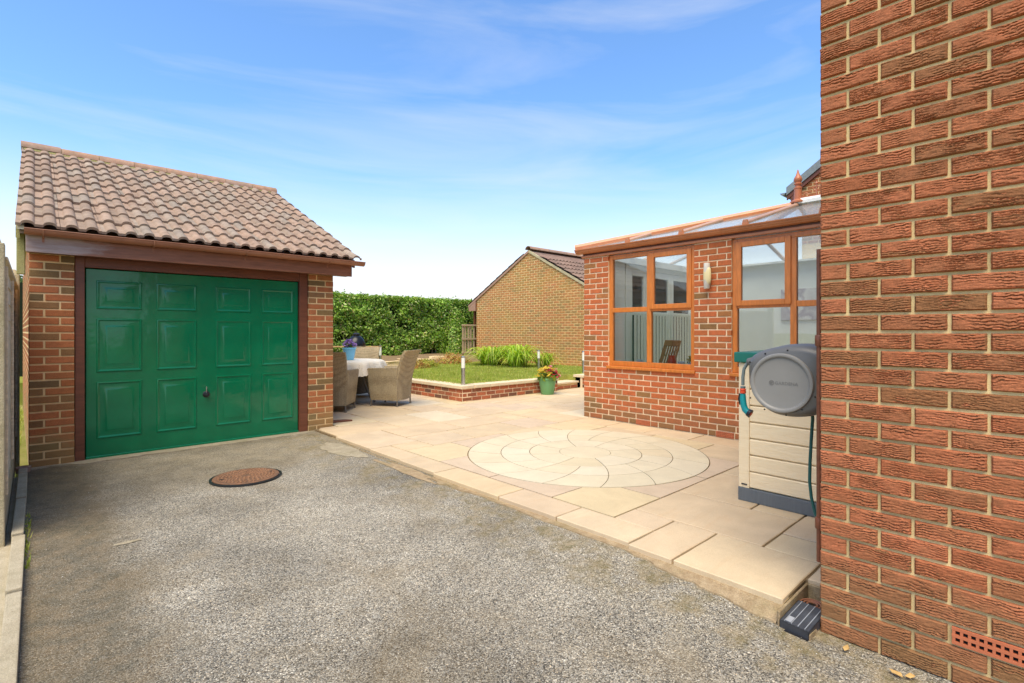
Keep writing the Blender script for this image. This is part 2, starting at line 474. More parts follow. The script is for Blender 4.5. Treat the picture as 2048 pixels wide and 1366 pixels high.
def cutrect(x0, x1, y0, y1, mat='slab', j=.006, r=CR + .012):
    """a slab with the stone circle cut out of it"""
    x0 += j; x1 -= j; y0 += j; y1 -= j
    pts = []
    for (ax, ay), (bx, by) in (((x0, y0), (x1, y0)), ((x1, y0), (x1, y1)), ((x1, y1), (x0, y1)), ((x0, y1), (x0, y0))):
        for i in range(60): pts.append((ax + (bx - ax) * i / 60, ay + (by - ay) * i / 60))
    out = [math.hypot(p[0] - CX, p[1] - CY) > r for p in pts]
    if all(out): return rect(x0 - j, x1 + j, y0 - j, y1 + j, mat)
    if not any(out): return
    n = len(pts); s = next(i for i in range(n) if out[i] and not out[i - 1])
    poly = []; i = s
    while out[i % n] and i < s + n: poly.append(pts[i % n]); i += 1
    a0 = math.atan2(poly[-1][1] - CY, poly[-1][0] - CX); a1 = math.atan2(poly[0][1] - CY, poly[0][0] - CX)
    d = (a1 - a0 + math.pi) % (2 * math.pi) - math.pi
    for k in range(0, 13): t = a0 + d * k / 12; poly.append((CX + r * math.cos(t), CY + r * math.sin(t)))
    # thin out the straight runs
    keep = [p for q, p in enumerate(poly) if q % 6 == 0 or q >= len(poly) - 14 or q in (0,) or min(abs(p[0]-x0)+abs(p[1]-y0), abs(p[0]-x1)+abs(p[1]-y0), abs(p[0]-x0)+abs(p[1]-y1), abs(p[0]-x1)+abs(p[1]-y1)) < .002]
    return slab(keep, mat, bev=0)
# front rows beside the drive, measured along the house corner
for a in ((2.555, 3.105, .885, 1.46), (2.555, 3.105, 1.46, 1.75), (3.105, 3.70, 1.19, 2.06), (3.105, 3.395, .885, 1.19),
          (3.395, 3.81, .885, 1.19), (3.70, 4.45, 1.50, 2.06), (3.70, 4.45, 1.19, 1.50), (2.86, 3.105, .76, .885), (3.105, 3.81, .76, .885),
          (3.81, 4.45, .76, 1.19), (4.45, 5.04, 1.19, 2.06), (4.45, 5.04, .76, 1.19), (5.04, 5.93, 1.46, 2.06), (5.04, 5.93, .76, 1.46)):
    rect(*a)
rect(2.855, 3.105, 1.75, 2.06)
for y0, y1 in ((1.75, 2.335), (2.335, 2.925), (2.925, 3.80), (3.80, 4.40), (4.40, 5.03)): rect(PX + (.02 if y0 > 3 else 0) + (.015 if y0 > 4.3 else 0), 2.86, y0, y1)
rect(2.86, 3.22, 4.72, 5.03); rect(2.62, 3.22, 5.03, 5.904); rect(2.66, 3.518, 5.904, 6.496); rect(2.70, 2.922, 6.496, 6.578)
# stones cut round the circle
Q0, Q1 = 2.86, 5.524
for x0, x1, y0, y1, mt in ((Q0, 3.45, 2.06, 2.63, 'slab_yellow'), (Q0, 3.6, 2.63, 3.36, 'slab_pink'), (Q0, 3.6, 3.36, 4.09, 'slab_pink'), (Q0, 3.45, 4.09, 4.72, 'slab_yellow'),
                           (3.45, 4.19, 2.06, 2.63, 'slab_pink'), (4.19, 4.93, 2.06, 2.63, 'slab_pink'), (4.93, Q1, 2.06, 2.63, 'slab'), (4.8, Q1, 2.63, 3.36, 'slab_yellow'),
                           (4.8, Q1, 3.36, 4.09, 'slab'), (4.93, Q1, 4.09, 4.72, 'slab_yellow'), (3.45, 4.19, 4.09, 4.72, 'slab_pink'), (4.19, 4.93, 4.09, 4.72, 'slab')):
    cutrect(x0, x1, y0, y1, mt)
rect(Q1, 5.935, 2.06, 2.95); rect(Q1, 5.935, 2.95, 3.54); rect(Q1, 5.935, 3.54, 4.13); rect(Q1, 5.935, 4.13, 4.72)
# the rest of the patio: random coursed sizes on a .296 m module
def blocked(x, y):
    if x < 3.22 and y < 6.0: return True
    if x < 3.52 and 5.95 < y < 6.45: return True
    if x < 2.94 and y < 6.6: return True
    if x < 2.94: return True
    if x > 5.60 and y > 7.34: return True
    if y < 4.72: return True
    if x > 5.935 and y < 4.85: return True
    return False
GX0, GY0 = 2.63, 4.72
nx, ny = 32, 26
occ = set()
def free(i, j, w, h):
    for a in range(w):
        for b in range(h):
            if (i + a, j + b) in occ or i + a >= nx or j + b >= ny: return False
            if blocked(GX0 + (i + a + .5) * MOD, GY0 + (j + b + .5) * MOD): return False
    return True
rg = random.Random(21)
for i, j, w, h, mt in ((5, 4, 2, 3, 'slab_cream'),):
    occ |= {(i + a, j + b) for a in range(w) for b in range(h)}
    rect(GX0 + i * MOD, GX0 + (i + w) * MOD, GY0 + j * MOD, GY0 + (j + h) * MOD, mt)
for j in range(ny):
    for i in range(nx):
        opts = [(2, 3), (3, 2), (2, 2), (2, 2), (2, 1), (1, 2), (3, 2), (1, 1)]
        rg.shuffle(opts)
        opts = sorted(opts, key=lambda o: o[0] * o[1] == 1)
        for w, h in opts:
            if free(i, j, w, h):
                occ |= {(i + a, j + b) for a in range(w) for b in range(h)}
                x1 = GX0 + (i + w) * MOD
                rect(GX0 + i * MOD, x1, GY0 + j * MOD, GY0 + (j + h) * MOD, rg.choice(['slab'] * 8 + ['slab_pink', 'slab_yellow', 'slab_cream']), .0085)
                break
# the round feature: a centre stone and spiral pieces
def jang(r, base): return base - R(16) * (r / 1.2) ** 2
def cpiece(P): return slab(P, 'circle', dz=random.uniform(.0005, .002), bev=0)
cpiece([(CX + .262 * math.cos(2 * math.pi * k / 24), CY + .262 * math.sin(2 * math.pi * k / 24)) for k in range(24)])
for r0, r1, npc in ((.262, .575, 8), (.575, .872, 16), (.872, CR + .005, 16)):
    gp = .0034
    ra, rb = r0 + gp, r1 - gp
    for k in range(npc):
        b0 = R(-119) + 2 * math.pi * k / npc; b1 = b0 + 2 * math.pi / npc
        P = []; S = 7
        for s_ in range(S + 1):
            r = ra + (rb - ra) * s_ / S; P.append((r, jang(r, b0) + gp / r))
        e0, e1 = jang(rb, b0) + gp / rb, jang(rb, b1) - gp / rb
        P += [(rb, e0 + (e1 - e0) * s_ / 6) for s_ in range(1, 6)]
        for s_ in range(S, -1, -1):
            r = ra + (rb - ra) * s_ / S; P.append((r, jang(r, b1) - gp / r))
        e0, e1 = jang(ra, b1) - gp / ra, jang(ra, b0) + gp / ra
        P += [(ra, e0 + (e1 - e0) * s_ / 5) for s_ in range(1, 5)]
        cpiece([(CX + r * math.cos(t), CY + r * math.sin(t)) for r, t in P])

# ragged mortar haunching along the patio's edge
m = MB(); pts = []
K = 150
for i in range(K + 1):
    y = .888 + (6.55 - .888) * i / K
    ex = 2.565 + (.0 if y < 3 else (y - 3) * .016) + (.06 * max(0, y - 5.2))
    base = .022 + .075 * max(0, 1 - abs(y - 1.0) / .8) + .012 * max(0, 1 - abs(y - 2.4) / .9) + .05 * max(0, 1 - abs(y - 3.6) / .5)
    w = base * (1 + .55 * noise.noise((y * 3.1, 2, 0)) + .45 * noise.noise((y * 11, 5, 0)) + .25 * noise.noise((y * 31, 5, 0)))
    w = max(.012, w)
    z = zd(y, ex - w)
    zt = ZP - .024 - .012 * max(0, min(1, (y - 1.2) / 3)) + .004 * noise.noise((y * 14, 1, 7))
    pts += [(ex + .12, y, zt), (ex + .012, y, zt), (ex - w * .55, y, z + (zt - z) * .55 + .004 * noise.noise((y * 20, 3, 1))), (ex - w, y, z + .008), (ex - w - .006, y, z - .03)]
m.add(pts, [(i*5+k, i*5+k+1, (i+1)*5+k+1, (i+1)*5+k) for i in range(K) for k in range(4)])
hau = struct(m.obj('patio_haunching', M['haunch'], None, 50))
# pale cement patches on the drive
def patch(cx, cy, rx, ry, seed, mat='patch'):
    P = []
    for k in range(90):
        t = 2 * math.pi * k / 90
        f = 1 + .5 * noise.noise((math.cos(t) * 1.3, math.sin(t) * 1.3, seed)) + .16 * noise.noise((math.cos(t) * 4, math.sin(t) * 4, seed)) + .12 * noise.noise((math.cos(t) * 16, math.sin(t) * 16, seed))
        P.append((cx + rx * f * math.cos(t), cy + ry * f * math.sin(t)))
    m = MB(); vs = [(x, y, zd(y, x) + .004 + .006 * noise.noise((x * 1.3, y * 1.3, 0))) for x, y in P] + [(cx, cy, zd(cy, cx) + .011 + .006 * noise.noise((cx * 1.3, cy * 1.3, 0)))]
    m.add(vs, [(k, (k + 1) % 90, 90) for k in range(90)])
    return struct(m.obj('cement_patch', M[mat], None, 60))
patch(2.43, 5.35, .15, .42, 3); patch(2.50, 4.1, .06, .5, 9, 'haunch'); patch(2.15, 5.75, .04, .02, 5); patch(.42, 3.95, .07, .022, 12)

# edging kerb along the fence: separate concrete lengths
kerb = struct(link('kerb', None))
ky = -2.0
while ky < 6.4:
    L = .915; y1 = min(ky + L, 6.42)
    o = box('kerb_stone', (-.103, ky + .004, -.05), (-.045 + .006 * noise.noise((ky, 0, 0)), y1 - .004, .052 + zd(ky) + random.uniform(-.005, .006)), M['kerb'], kerb, .006, 2)
    o.rotation_euler.z = random.uniform(-.006, .006)
    ky = y1 + .002
m = MB(); m.box((-.32, -2, -.05), (-.104, 6.5, .018))
struct(m.obj('fence_strip', M['kerb']))

# loose grit lying on the drive
m = MB(); rg2 = random.Random(5)
for k in range(2600):
    x, y = rg2.uniform(.0, 2.5), rg2.uniform(.5, 6.4)
    if rg2.random() < .55: x = 2.52 - abs(rg2.gauss(0, .16)); 
    s_ = rg2.uniform(.0018, .0048); z = zd(y, x) + .006 * noise.noise((x * 1.3, y * 1.3, 0)) + s_ * .4
    q = [Vector((rg2.uniform(.6, 1) * a * s_, rg2.uniform(.6, 1) * b * s_, rg2.uniform(.5, .8) * c * s_)) for a, b, c in ((1, 0, 0), (-1, 0, 0), (0, 1, 0), (0, -1, 0), (0, 0, 1), (0, 0, -1))]
    m.add([Vector((x, y, z)) + v for v in q], [(0, 2, 4), (2, 1, 4), (1, 3, 4), (3, 0, 4), (2, 0, 5), (1, 2, 5), (3, 1, 5), (0, 3, 5)])
def grit_mat():
    n = N('loose_grit'); return n.finish(n.ramp(n.rnd(), [(0, (.06, .055, .045)), (.3, (.20, .17, .12)), (.7, (.36, .32, .24)), (1, (.62, .58, .50))]), .9)
gr = stuff(m.obj('loose_grit', grit_mat())); tag(gr, 'loose grit scattered over the tarmac drive', 'grit')
# ------------------------------------------------------------------ brickwork
BW, BH, JT = .215, .065, .010
_bc = {}
def brick_mesh(kind, L, mat, variant=0, rough=False, H=BH, D=.03):
    """a brick face; local u = x (centre), proud along -y, z up (centre)"""
    key = (kind, round(L, 3), variant, round(H, 3))
    if key in _bc: return _bc[key]
    m = MB()
    if not rough:
        b = .004; x, z = L / 2, H / 2
        m.add([(-x, D, -z), (x, D, -z), (x, D, z), (-x, D, z), (-x, -0.0, -z), (x, 0, -z), (x, 0, z), (-x, 0, z),
               (-x + b, -b * .9, -z + b), (x - b, -b * .9, -z + b), (x - b, -b * .9, z - b), (-x + b, -b * .9, z - b)],
              [(0, 1, 5, 4), (1, 2, 6, 5), (2, 3, 7, 6), (3, 0, 4, 7), (4, 5, 9, 8), (5, 6, 10, 9), (6, 7, 11, 10), (7, 4, 8, 11), (8, 9, 10, 11)])
        me = m.mesh('brick', mat)
    else:
        # dragged-face brick: torn horizontal ridges
        rnd = random.Random(hash((round(L, 3), variant)) & 0xffff)
        sx, sz = rnd.uniform(0, 90), rnd.uniform(0, 90)
        nx, nz = max(10, int(L / .0060)), 26
        vs = []; 
        amp = rnd.uniform(.0042, .0095); rows = rnd.uniform(4.6, 6.6)
        for j in range(nz + 1):
            z = -H / 2 + H * j / nz
            for i in range(nx + 1):
                x = -L / 2 + L * i / nx
                t = (z / H) * rows + 1.0 * noise.noise((x * 20 + sx, z * 16 + sz, 0)) + .55 * noise.noise((x * 55 + sx, z * 30, 4)) + .25 * noise.noise((x * 120, z * 60, 6)) + .7 * noise.noise((x * 6, sz, 3))
                f = t - math.floor(t)
                saw = min(1, max(0, (f - .20) / .08)) * (1 - .40 * max(0, f - .28)) if f > .20 else max(0, 1 - f / .10) * .65
                keep = max(0, min(1, .62 + 1.3 * noise.noise((x * 13 + sx, z * 22, 9))))
                d = amp * (1 - (1 - saw) * keep) + .0018 * noise.noise((x * 110, z * 110, sx)) + .0012 * noise.noise((x * 30, z * 30, sz))
                e = min(L / 2 - abs(x), H / 2 - abs(z))
                d = -.001 + (d + .0035) * min(1, e / .005 + .12)
                ex = .0012 * noise.noise((x * 60, z * 60, sz)) if e < .001 else 0
                vs.append((x + ex, -d, z + ex))
        fs = [(j*(nx+1)+i, j*(nx+1)+i+1, (j+1)*(nx+1)+i+1, (j+1)*(nx+1)+i) for j in range(nz) for i in range(nx)]
        n0 = len(vs)
        ring = [i for i in range(nx + 1)] + [j*(nx+1)+nx for j in range(1, nz + 1)] + [nz*(nx+1)+i for i in range(nx - 1, -1, -1)] + [j*(nx+1) for j in range(nz - 1, 0, -1)]
        vs += [(vs[i][0], D, vs[i][2]) for i in ring]
        k = len(ring)
        fs += [(ring[(i + 1) % k], ring[i], n0 + i, n0 + (i + 1) % k) for i in range(k)]
        m.add(vs, fs); me = m.mesh('brick', mat, 38)
    _bc[key] = me
    return me

def lay(parent, org, ang, z0, rows, span, mat, kind, holes=(), rough=False, proud=.0035, maxparts=300, key=None, halfstart=True, course=BH + JT, odd=0):
    """bricks of one wall face. org: start of the face (x, y); ang: direction of u along the face, face looks to the right of u turned -90 deg.
    span(row z) -> (u0, u1); holes: (u0, u1, z0, z1)"""
    ca, sa = math.cos(ang), math.sin(ang)
    todo = []
    for r in range(rows):
        zc = z0 + r * course + BH / 2 + JT / 2
        u0, u1 = span(zc)
        if u1 - u0 < .03: continue
        off = 0 if (r + odd) % 2 else -(BW + JT) / 2
        u = off
        while u < u1:
            a, b = max(u, u0), min(u + BW, u1); u += BW + JT
            segs = [(a, b)]
            for h0, h1, hz0, hz1 in holes:
                if hz0 - .02 < zc < hz1 + .02:
                    ns = []
                    for p, q in segs:
                        if q <= h0 or p >= h1: ns.append((p, q)); continue
                        if p < h0: ns.append((p, h0))
                        if q > h1: ns.append((h1, q))
                    segs = ns
            for p, q in segs:
                if q - p > .022: todo.append((p, q, zc))
    if key: todo.sort(key=key)
    rest = MB(); cnt = 0
    for p, q, zc in todo:
        L = round((q - p) / .005) * .005 - (.001 if rough else .0055); uc = (p + q) / 2
        px, py = org[0] + ca * uc + sa * proud, org[1] + sa * uc - ca * proud
        if cnt < maxparts:
            me = brick_mesh(kind, L, mat, random.randrange(16 if L > .15 else 9) if rough else 0, rough, BH - (.002 if rough else .0045))
            o = link('brick', me, parent, (px + random.uniform(-.0008, .0008), py + random.uniform(-.0008, .0008), zc + random.uniform(-.001, .001)))
            o.rotation_euler.z = ang
            if rough and p > .02 and random.random() < .4: o.rotation_euler.y = math.pi
            cnt += 1
        else:
            x, z, b = L / 2, BH / 2 - .002, .004
            T = lambda a, d, h: (px + ca * a - sa * d, py + sa * a + ca * d, zc + h)
            rest.add([T(-x, .02, -z), T(x, .02, -z), T(x, .02, z), T(-x, .02, z), T(-x + b, -.004, -z + b), T(x - b, -.004, -z + b), T(x - b, -.004, z - b), T(-x + b, -.004, z - b)],
                     [(0, 1, 5, 4), (1, 2, 6, 5), (2, 3, 7, 6), (3, 0, 4, 7), (4, 5, 6, 7)])
    if rest.v: stuff(rest.obj('brickwork', mat, parent))
    return cnt

def air_brick(parent, x, y, z, ang, mat, w=BW, rows=2, cols=9):
    m = MB(); t = .007
    # a pierced terracotta grille: bars leave square holes
    for k in range(cols + 1):
        xx = -w / 2 + .006 + (w - .012) * k / cols
        m.box((xx - .0045, -.008, -BH / 2), (xx + .0045, .0034, BH / 2))
    for k in range(rows + 1):
        zz = -BH / 2 + .006 + (BH - .012) * k / rows
        m.box((-w / 2, -.0085, zz - .0055), (w / 2, .0032, zz + .0055))
    o = m.obj('air_brick', mat, parent, loc=(x, y, z)); o.rotation_euler.z = ang
    m = MB(); m.box((-w / 2, .0035, -BH / 2), (w / 2, .0055, BH / 2)); b = m.obj('vent_back', M['black'], o)
    return o

M['black'] = plain_mat('dark_void', (.008, .008, .008), .9, .1, 5, 0)
M['brick_house'] = brick_mat('dragged_red_brick', [(0, (.40, .13, .055)), (.22, (.45, .152, .068)), (.45, (.365, .116, .047)), (.62, (.42, .146, .063)), (.84, (.33, .118, .05)), (.94, (.28, .122, .048)), (.965, (.38, .125, .054)), (1, (.21, .115, .046))], .5, ((.19, .12, .05), .42))
M['brick_garage'] = brick_mat('mixed_red_brick', [(0, (.42, .14, .052)), (.3, (.47, .165, .065)), (.55, (.38, .13, .047)), (.72, (.42, .155, .06)), (.76, (.22, .14, .055)), (.88, (.15, .105, .05)), (.94, (.33, .15, .06)), (1, (.26, .145, .06))], 0, ((.28, .19, .075), .75))
M['brick_cons'] = brick_mat('orange_red_brick', [(0, (.55, .145, .05)), (.3, (.60, .165, .06)), (.55, (.52, .135, .045)), (.72, (.52, .165, .055)), (.84, (.43, .175, .06)), (.90, (.36, .17, .06)), (.95, (.27, .15, .058)), (1, (.56, .155, .055))], 0, ((.20, .125, .06), .5))
M['brick_wallr'] = brick_mat('garden_wall_brick', [(0, (.42, .12, .055)), (.4, (.50, .155, .07)), (.65, (.36, .11, .055)), (.82, (.26, .105, .055)), (.9, (.15, .08, .055)), (1, (.46, .165, .08))], 0)
M['brick_nb'] = brick_mat('buff_brown_brick', [(0, (.50, .22, .08)), (.3, (.56, .24, .09)), (.55, (.47, .22, .075)), (.75, (.44, .245, .085)), (.9, (.36, .22, .085)), (1, (.58, .22, .095))], 0, None, (.52, .32, .075))
M['mortar_house'] = mortar_mat('sandy_mortar', (.72, .54, .26), .35)
M['mortar_garage'] = mortar_mat('buff_mortar', (.74, .53, .27))
M['mortar_cons'] = mortar_mat('pale_pink_mortar', (.86, .66, .42))
M['mortar_nb'] = mortar_mat('yellow_mortar', (.88, .66, .31))
M['terracotta'] = plain_mat('terracotta', (.48, .14, .06), .75, .15, 20, .3, 150)

# ------------------------------------------------------------------ roof tiles
def tile_mat(name, stops, moss=.5):
    n = N(name)
    col = n.ramp(n.rnd(), stops)
    v = n.coord('Object', (1, 1, 1), rnd=17.0)
    col = n.mix(1.0, col, n.ramp(n.noise(v, 9, 5, .65), [(.3, .72), (.7, 1.22)]), 'MULTIPLY')
    col = n.mix(n.ramp(n.noise(v, 14, 5, .7), [(.52, 0), (.72, moss)]), col, (.33, .29, .20))
    col = n.mix(n.ramp(n.noise(v, 30, 3, .6), [(.68, 0), (.74, .85)]), col, (.035, .03, .022))
    g = n.geo_pos(); big = n.noise(g, .9, 4, .6)
    col = n.mix(n.ramp(big, [(.4, 0), (.75, .45)]), col, (.29, .235, .175))
    return n.finish(col, .92, n.bump(n.noise(v, 120, 4, .65), .5, .004), spec=.2)
M['tile'] = tile_mat('weathered_roof_tile', [(0, (.32, .215, .15)), (.3, (.36, .245, .175)), (.6, (.27, .185, .132)), (.8, (.35, .27, .205)), (1, (.26, .21, .165))])
M['tile_dark'] = tile_mat('brown_roof_tile', [(0, (.20, .125, .095)), (.5, (.25, .155, .115)), (1, (.17, .11, .085))], .2)
M['ridge'] = tile_mat('ridge_tile', [(0, (.42, .235, .145)), (.5, (.37, .225, .155)), (1, (.33, .22, .165))], .6)
TW, TL = .302, .42
def tile_prof(u):
    """height of the double-roll tile across its width, u 0..1"""
    h = 0
    for c in (.27, .77):
        d = abs(u - c) / .155
        if d < 1: h = max(h, .031 * math.sqrt(max(0, 1 - d * d)) ** 1.0)
    return h
def tile_mesh(mat, name='roof_tile', nx=28, thick=.021):
    m = MB(); vs = []
    for j, y in enumerate((0, TL)):
        for i in range(nx + 1):
            u = i / nx; vs.append(((u - .5) * TW, y, tile_prof(u) + thick))
    for i in range(nx + 1):
        u = i / nx; vs.append(((u - .5) * TW, 0, tile_prof(u) - .004))
    n1 = nx + 1
    fs = [(i, i + 1, n1 + i + 1, n1 + i) for i in range(nx)] + [(2 * n1 + i, 2 * n1 + i + 1, i + 1, i) for i in range(nx)]
    m.add(vs, fs)
    return m.mesh(name, mat, 50)
def tiled_slope(parent, xs0, y0, z0, pitch, cols, rows, gauge, me, axis='x', facing=-1, jitter=.003):
    """eaves line along X starting at xs0; the slope climbs away from 'facing' in Y"""
    for r in range(rows):
        for c in range(cols):
            d = r * gauge
            x = xs0 + (c + .5) * TW
            y = y0 - facing * d * math.cos(pitch); z = z0 + d * math.sin(pitch) + .012
            o = link('roof_tile', me, parent, (x + random.uniform(-jitter, jitter), y, z + random.uniform(-.002, .003)))
            o.rotation_mode = 'XYZ'
            p = pitch - R(4.0)
            o.rotation_euler = (p + random.uniform(-.01, .01), random.uniform(-.006, .006), (0 if facing < 0 else math.pi))
    return

def gutter_profile(r=.056, t=.004, n=10):
    out = [(r * math.cos(math.pi + math.pi * k / n), r * math.sin(math.pi + math.pi * k / n)) for k in range(n + 1)]
    inn = [((r - t) * math.cos(2 * math.pi - math.pi * k / n), (r - t) * math.sin(2 * math.pi - math.pi * k / n)) for k in range(n + 1)]
    return out + inn
def gutter(name, a, b, mat, parent, r=.056, stops=True):
    a, b = Vector(a), Vector(b); d = (b - a).normalized(); s = d.cross(Vector((0, 0, 1)))
    m = MB(); pr = gutter_profile(r); n = len(pr)
    vs = [a + s * p + Vector((0, 0, q)) for p, q in pr] + [b + s * p + Vector((0, 0, q)) for p, q in pr]
    m.add(vs, [(i, (i + 1) % n, (i + 1) % n + n, i + n) for i in range(n)])
    h = n // 2
    if stops:
        m.add(vs[:h], [tuple(range(h))]); m.add(vs[n:n + h], [tuple(range(h))])
    # rolled front lip
    m.tube([a + s * r, b + s * r], .006, 6)
    m.tube([a - s * r, b - s * r], .005, 6)
    return m.obj(name, mat, parent, 50)
# ------------------------------------------------------------------ garage
M['door_green'] = (lambda n: n.finish(n.mix(1.0, (.001, .150, .060), n.ramp(n.noise(n.coord('Object'), 2.5, 4, .6), [(.3, .85), (.7, 1.15)]), 'MULTIPLY'), n.math('ADD', n.math('MULTIPLY', n.noise(n.coord('Object'), 3, 5, .6), .10), .05), n.bump(n.noise(n.coord('Object'), 4, 3, .5), .22, .02), spec=.42, coat=.06))(N('green_gloss_paint'))
def wood_paint(name, col, rough=.45, wear=None):
    n = N(name); v = n.coord('Object', (3, 30, 30), rnd=9.0)
    c = n.mix(1.0, col, n.ramp(n.noise(v, 1.5, 5, .6), [(.3, .75), (.7, 1.25)]), 'MULTIPLY')
    if wear: c = n.mix(n.ramp(n.noise(n.coord('Object', (1.1, 14, 9)), 1.3, 6, .7), [(.55, 0), (.72, .75)]), c, wear)
    return n.finish(c, rough, n.bump(n.noise(v, 3, 4, .6), .25, .004), spec=.4)
M['brown_wood'] = wood_paint('brown_stained_timber', (.15, .05, .025), .4)
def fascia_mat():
    n = N('fascia_paint_wear_and_reflection'); v = n.coord('Object', (3, 30, 30)); g = n.geo_pos(); sp = n.new('SeparateXYZ'); n.ln(g, sp.inputs[0])
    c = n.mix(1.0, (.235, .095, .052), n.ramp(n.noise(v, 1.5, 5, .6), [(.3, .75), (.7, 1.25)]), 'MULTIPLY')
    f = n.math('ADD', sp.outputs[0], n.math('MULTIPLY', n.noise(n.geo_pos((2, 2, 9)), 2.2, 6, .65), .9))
    c = n.mix(n.ramp(f, [(.0, .85), (.8, .8), (1.0, 0)]), c, n.mix(n.ramp(n.noise(v, .8, 5, .7), [(.4, 0), (.6, 1)]), (.40, .33, .31), (.30, .21, .18)))  # grey left end: a reflection painted into the colour, mixed with worn paint
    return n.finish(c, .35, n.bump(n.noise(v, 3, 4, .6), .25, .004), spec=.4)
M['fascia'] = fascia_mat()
M['gutter'] = plain_mat('brown_plastic_gutter', (.31, .13, .07), .38, .18, 6, .05)
M['lichen'] = concrete_mat('lichened_board', (.34, .31, .10), (.42, .37, .17), .5, 6)
M['pointing'] = concrete_mat('verge_mortar', (.50, .43, .27), (.60, .53, .36), .35, 9)
M['chrome'] = plain_mat('brushed_steel', (.62, .61, .58), .3, .1, 30, .05, metal=1.0)
M['blackplastic'] = plain_mat('black_plastic', (.018, .018, .02), .35, .2, 20, .05)

garage = thing('garage', 'detached brick garage with green up-and-over door and tiled roof', 'garage', (1.43, 6.6, 0))
def gpart(o): o.parent = garage; o.location = Vector(o.location) - garage.location; return o
GY = 6.592
def garage_pier(x0, x1, odd):
    m = MB(); m.box((x0 + .004, GY, -.05), (x1 - .004, GY + .2, 2.16))
    w = m.obj('wall', M['mortar_garage'], garage, loc=-Vector(garage.location))
    lay(w, (x0, GY), 0, -.015, 29, lambda z: (0, x1 - x0), M['brick_garage'], 'ga', odd=odd)
    return w
garage_pier(-.039, .290, 0); garage_pier(2.571, 2.901, 1)
# flank walls, the left one splayed out by a hair
m = MB(); m.prism([(-.032, GY + .004, -.05), (.18, GY + .2, -.05), (.18, 13.0, -.05), (-.155, 13.0, -.05)], (0, 0, 2.3))
w = m.obj('wall', M['mortar_garage'], garage, loc=-Vector(garage.location))
lay(w, (-.155, 13.0), math.atan2(GY - 13.0, .123), -.015, 31, lambda z: (0, 6.36), M['brick_garage'], 'ga', maxparts=0, proud=-.003)
m = MB(); m.box((2.70, GY + .2, -.05), (2.895, 13.0, 2.3)); w = m.obj('wall', M['mortar_garage'], garage, loc=-Vector(garage.location))
lay(w, (2.895, GY + .11), math.pi / 2, -.015, 31, lambda z: (0, 6.3), M['brick_garage'], 'ga', maxparts=0)
PIT = R(25); RY = 6.40 + 3.70 * math.cos(PIT); RZ = 2.295 + 3.70 * math.sin(PIT)
for x in (-.06, 2.80):                                      # gable peaks
    m = MB(); m.prism([(x, 6.7, 2.25), (x, 2 * RY - 6.7, 2.25), (x, RY, RZ - .11)], (.1, 0, 0))
    m.obj('gable', M['mortar_garage'], garage, loc=-Vector(garage.location))
m = MB(); m.box((.1, 12.85, -.05), (2.8, 13.02, 2.3)); m.obj('wall', M['mortar_garage'], garage, loc=-Vector(garage.location))
# concrete threshold
m = MB(); P = []
for k in range(41):
    x = -.03 + 2.72 * k / 40; P.append((x, 6.47 + .05 * noise.noise((x * 4, 0, 0)) + .03 * noise.noise((x * 15, 2, 0)) + (.06 if x < .3 or x > 2.5 else 0)))
m.prism([(x, y, .02) for x, y in P] + [(2.69, 6.64, .02), (-.03, 6.64, .02)], (0, 0, .052))
m.obj('threshold', M['patch'], garage, loc=-Vector(garage.location))
# door frame
for a, b in (((.291, 6.605, .03), (.366, 6.70, 2.10)), ((2.466, 6.605, .03), (2.570, 6.70, 2.10)), ((.366, 6.608, 1.985), (2.466, 6.70, 2.10))):
    gpart(box('door_frame', a, b, M['brown_wood'], None, .004))
# up-and-over door: panels pressed into one leaf
door = gpart(box('garage_door', (.374, 6.640, .048), (2.458, 6.668, 1.978), M['door_green'], None, .006, 2))
dl = Vector(door.location) + garage.location
def dpart(o): o.parent = door; o.location = Vector(o.location) - dl; return o
cols = ((.457, .835), (.958, 1.34), (1.525, 1.905), (2.022, 2.400))
rws = ((1.575, 1.865), (.935, 1.480), (.262, .838))
_pc = {}
for x0, x1 in cols:
    for z0, z1 in rws:
        key = (round(x1 - x0, 2), round(z1 - z0, 2))
        if key not in _pc:
            W, H_ = (x1 - x0) / 2, (z1 - z0) / 2
            rings = [(0, -.001), (.006, .007), (.014, .008), (.026, .0012), (.064, .0012), (.082, .009), (.088, .0095)]
            m = MB(); vs = []
            for ins, d in rings: vs += [(-W + ins, -d, -H_ + ins), (W - ins, -d, -H_ + ins), (W - ins, -d, H_ - ins), (-W + ins, -d, H_ - ins)]
            fs = [(i*4+k, i*4+(k+1)%4, (i+1)*4+(k+1)%4, (i+1)*4+k) for i in range(len(rings) - 1) for k in range(4)]
            e = (len(rings) - 1) * 4; fs.append((e, e + 1, e + 2, e + 3))
            m.add(vs, fs); _pc[key] = m.mesh('door_panel', M['door_green'], 28)
        dpart(link('door_panel', _pc[key], None, ((x0 + x1) / 2, 6.6400, (z0 + z1) / 2)))
m = MB(); m.box((-1.045, -.012, -.02), (1.045, .004, .02)); dpart(m.obj('bottom_rail', M['door_green'], None, None, .005, 1, (1.416, 6.632, .075)))
m = MB(); m.lathe([(.036, 0), (.036, .006), (.03, .010), (.012, .012), (.012, .028), (.021, .034), (.024, .044), (.02, .056), (.006, .06)], n=20)
k_ = dpart(m.obj('door_handle', M['blackplastic'], None, 40, loc=(1.43, 6.640, .635))); k_.rotation_euler.x = R(90)
m = MB(); m.box((-.004, -.07, .0), (.004, .012, .012)); kk = m.obj('key_lever', M['chrome'], k_, None, .001, 1, (0, .075, .006))
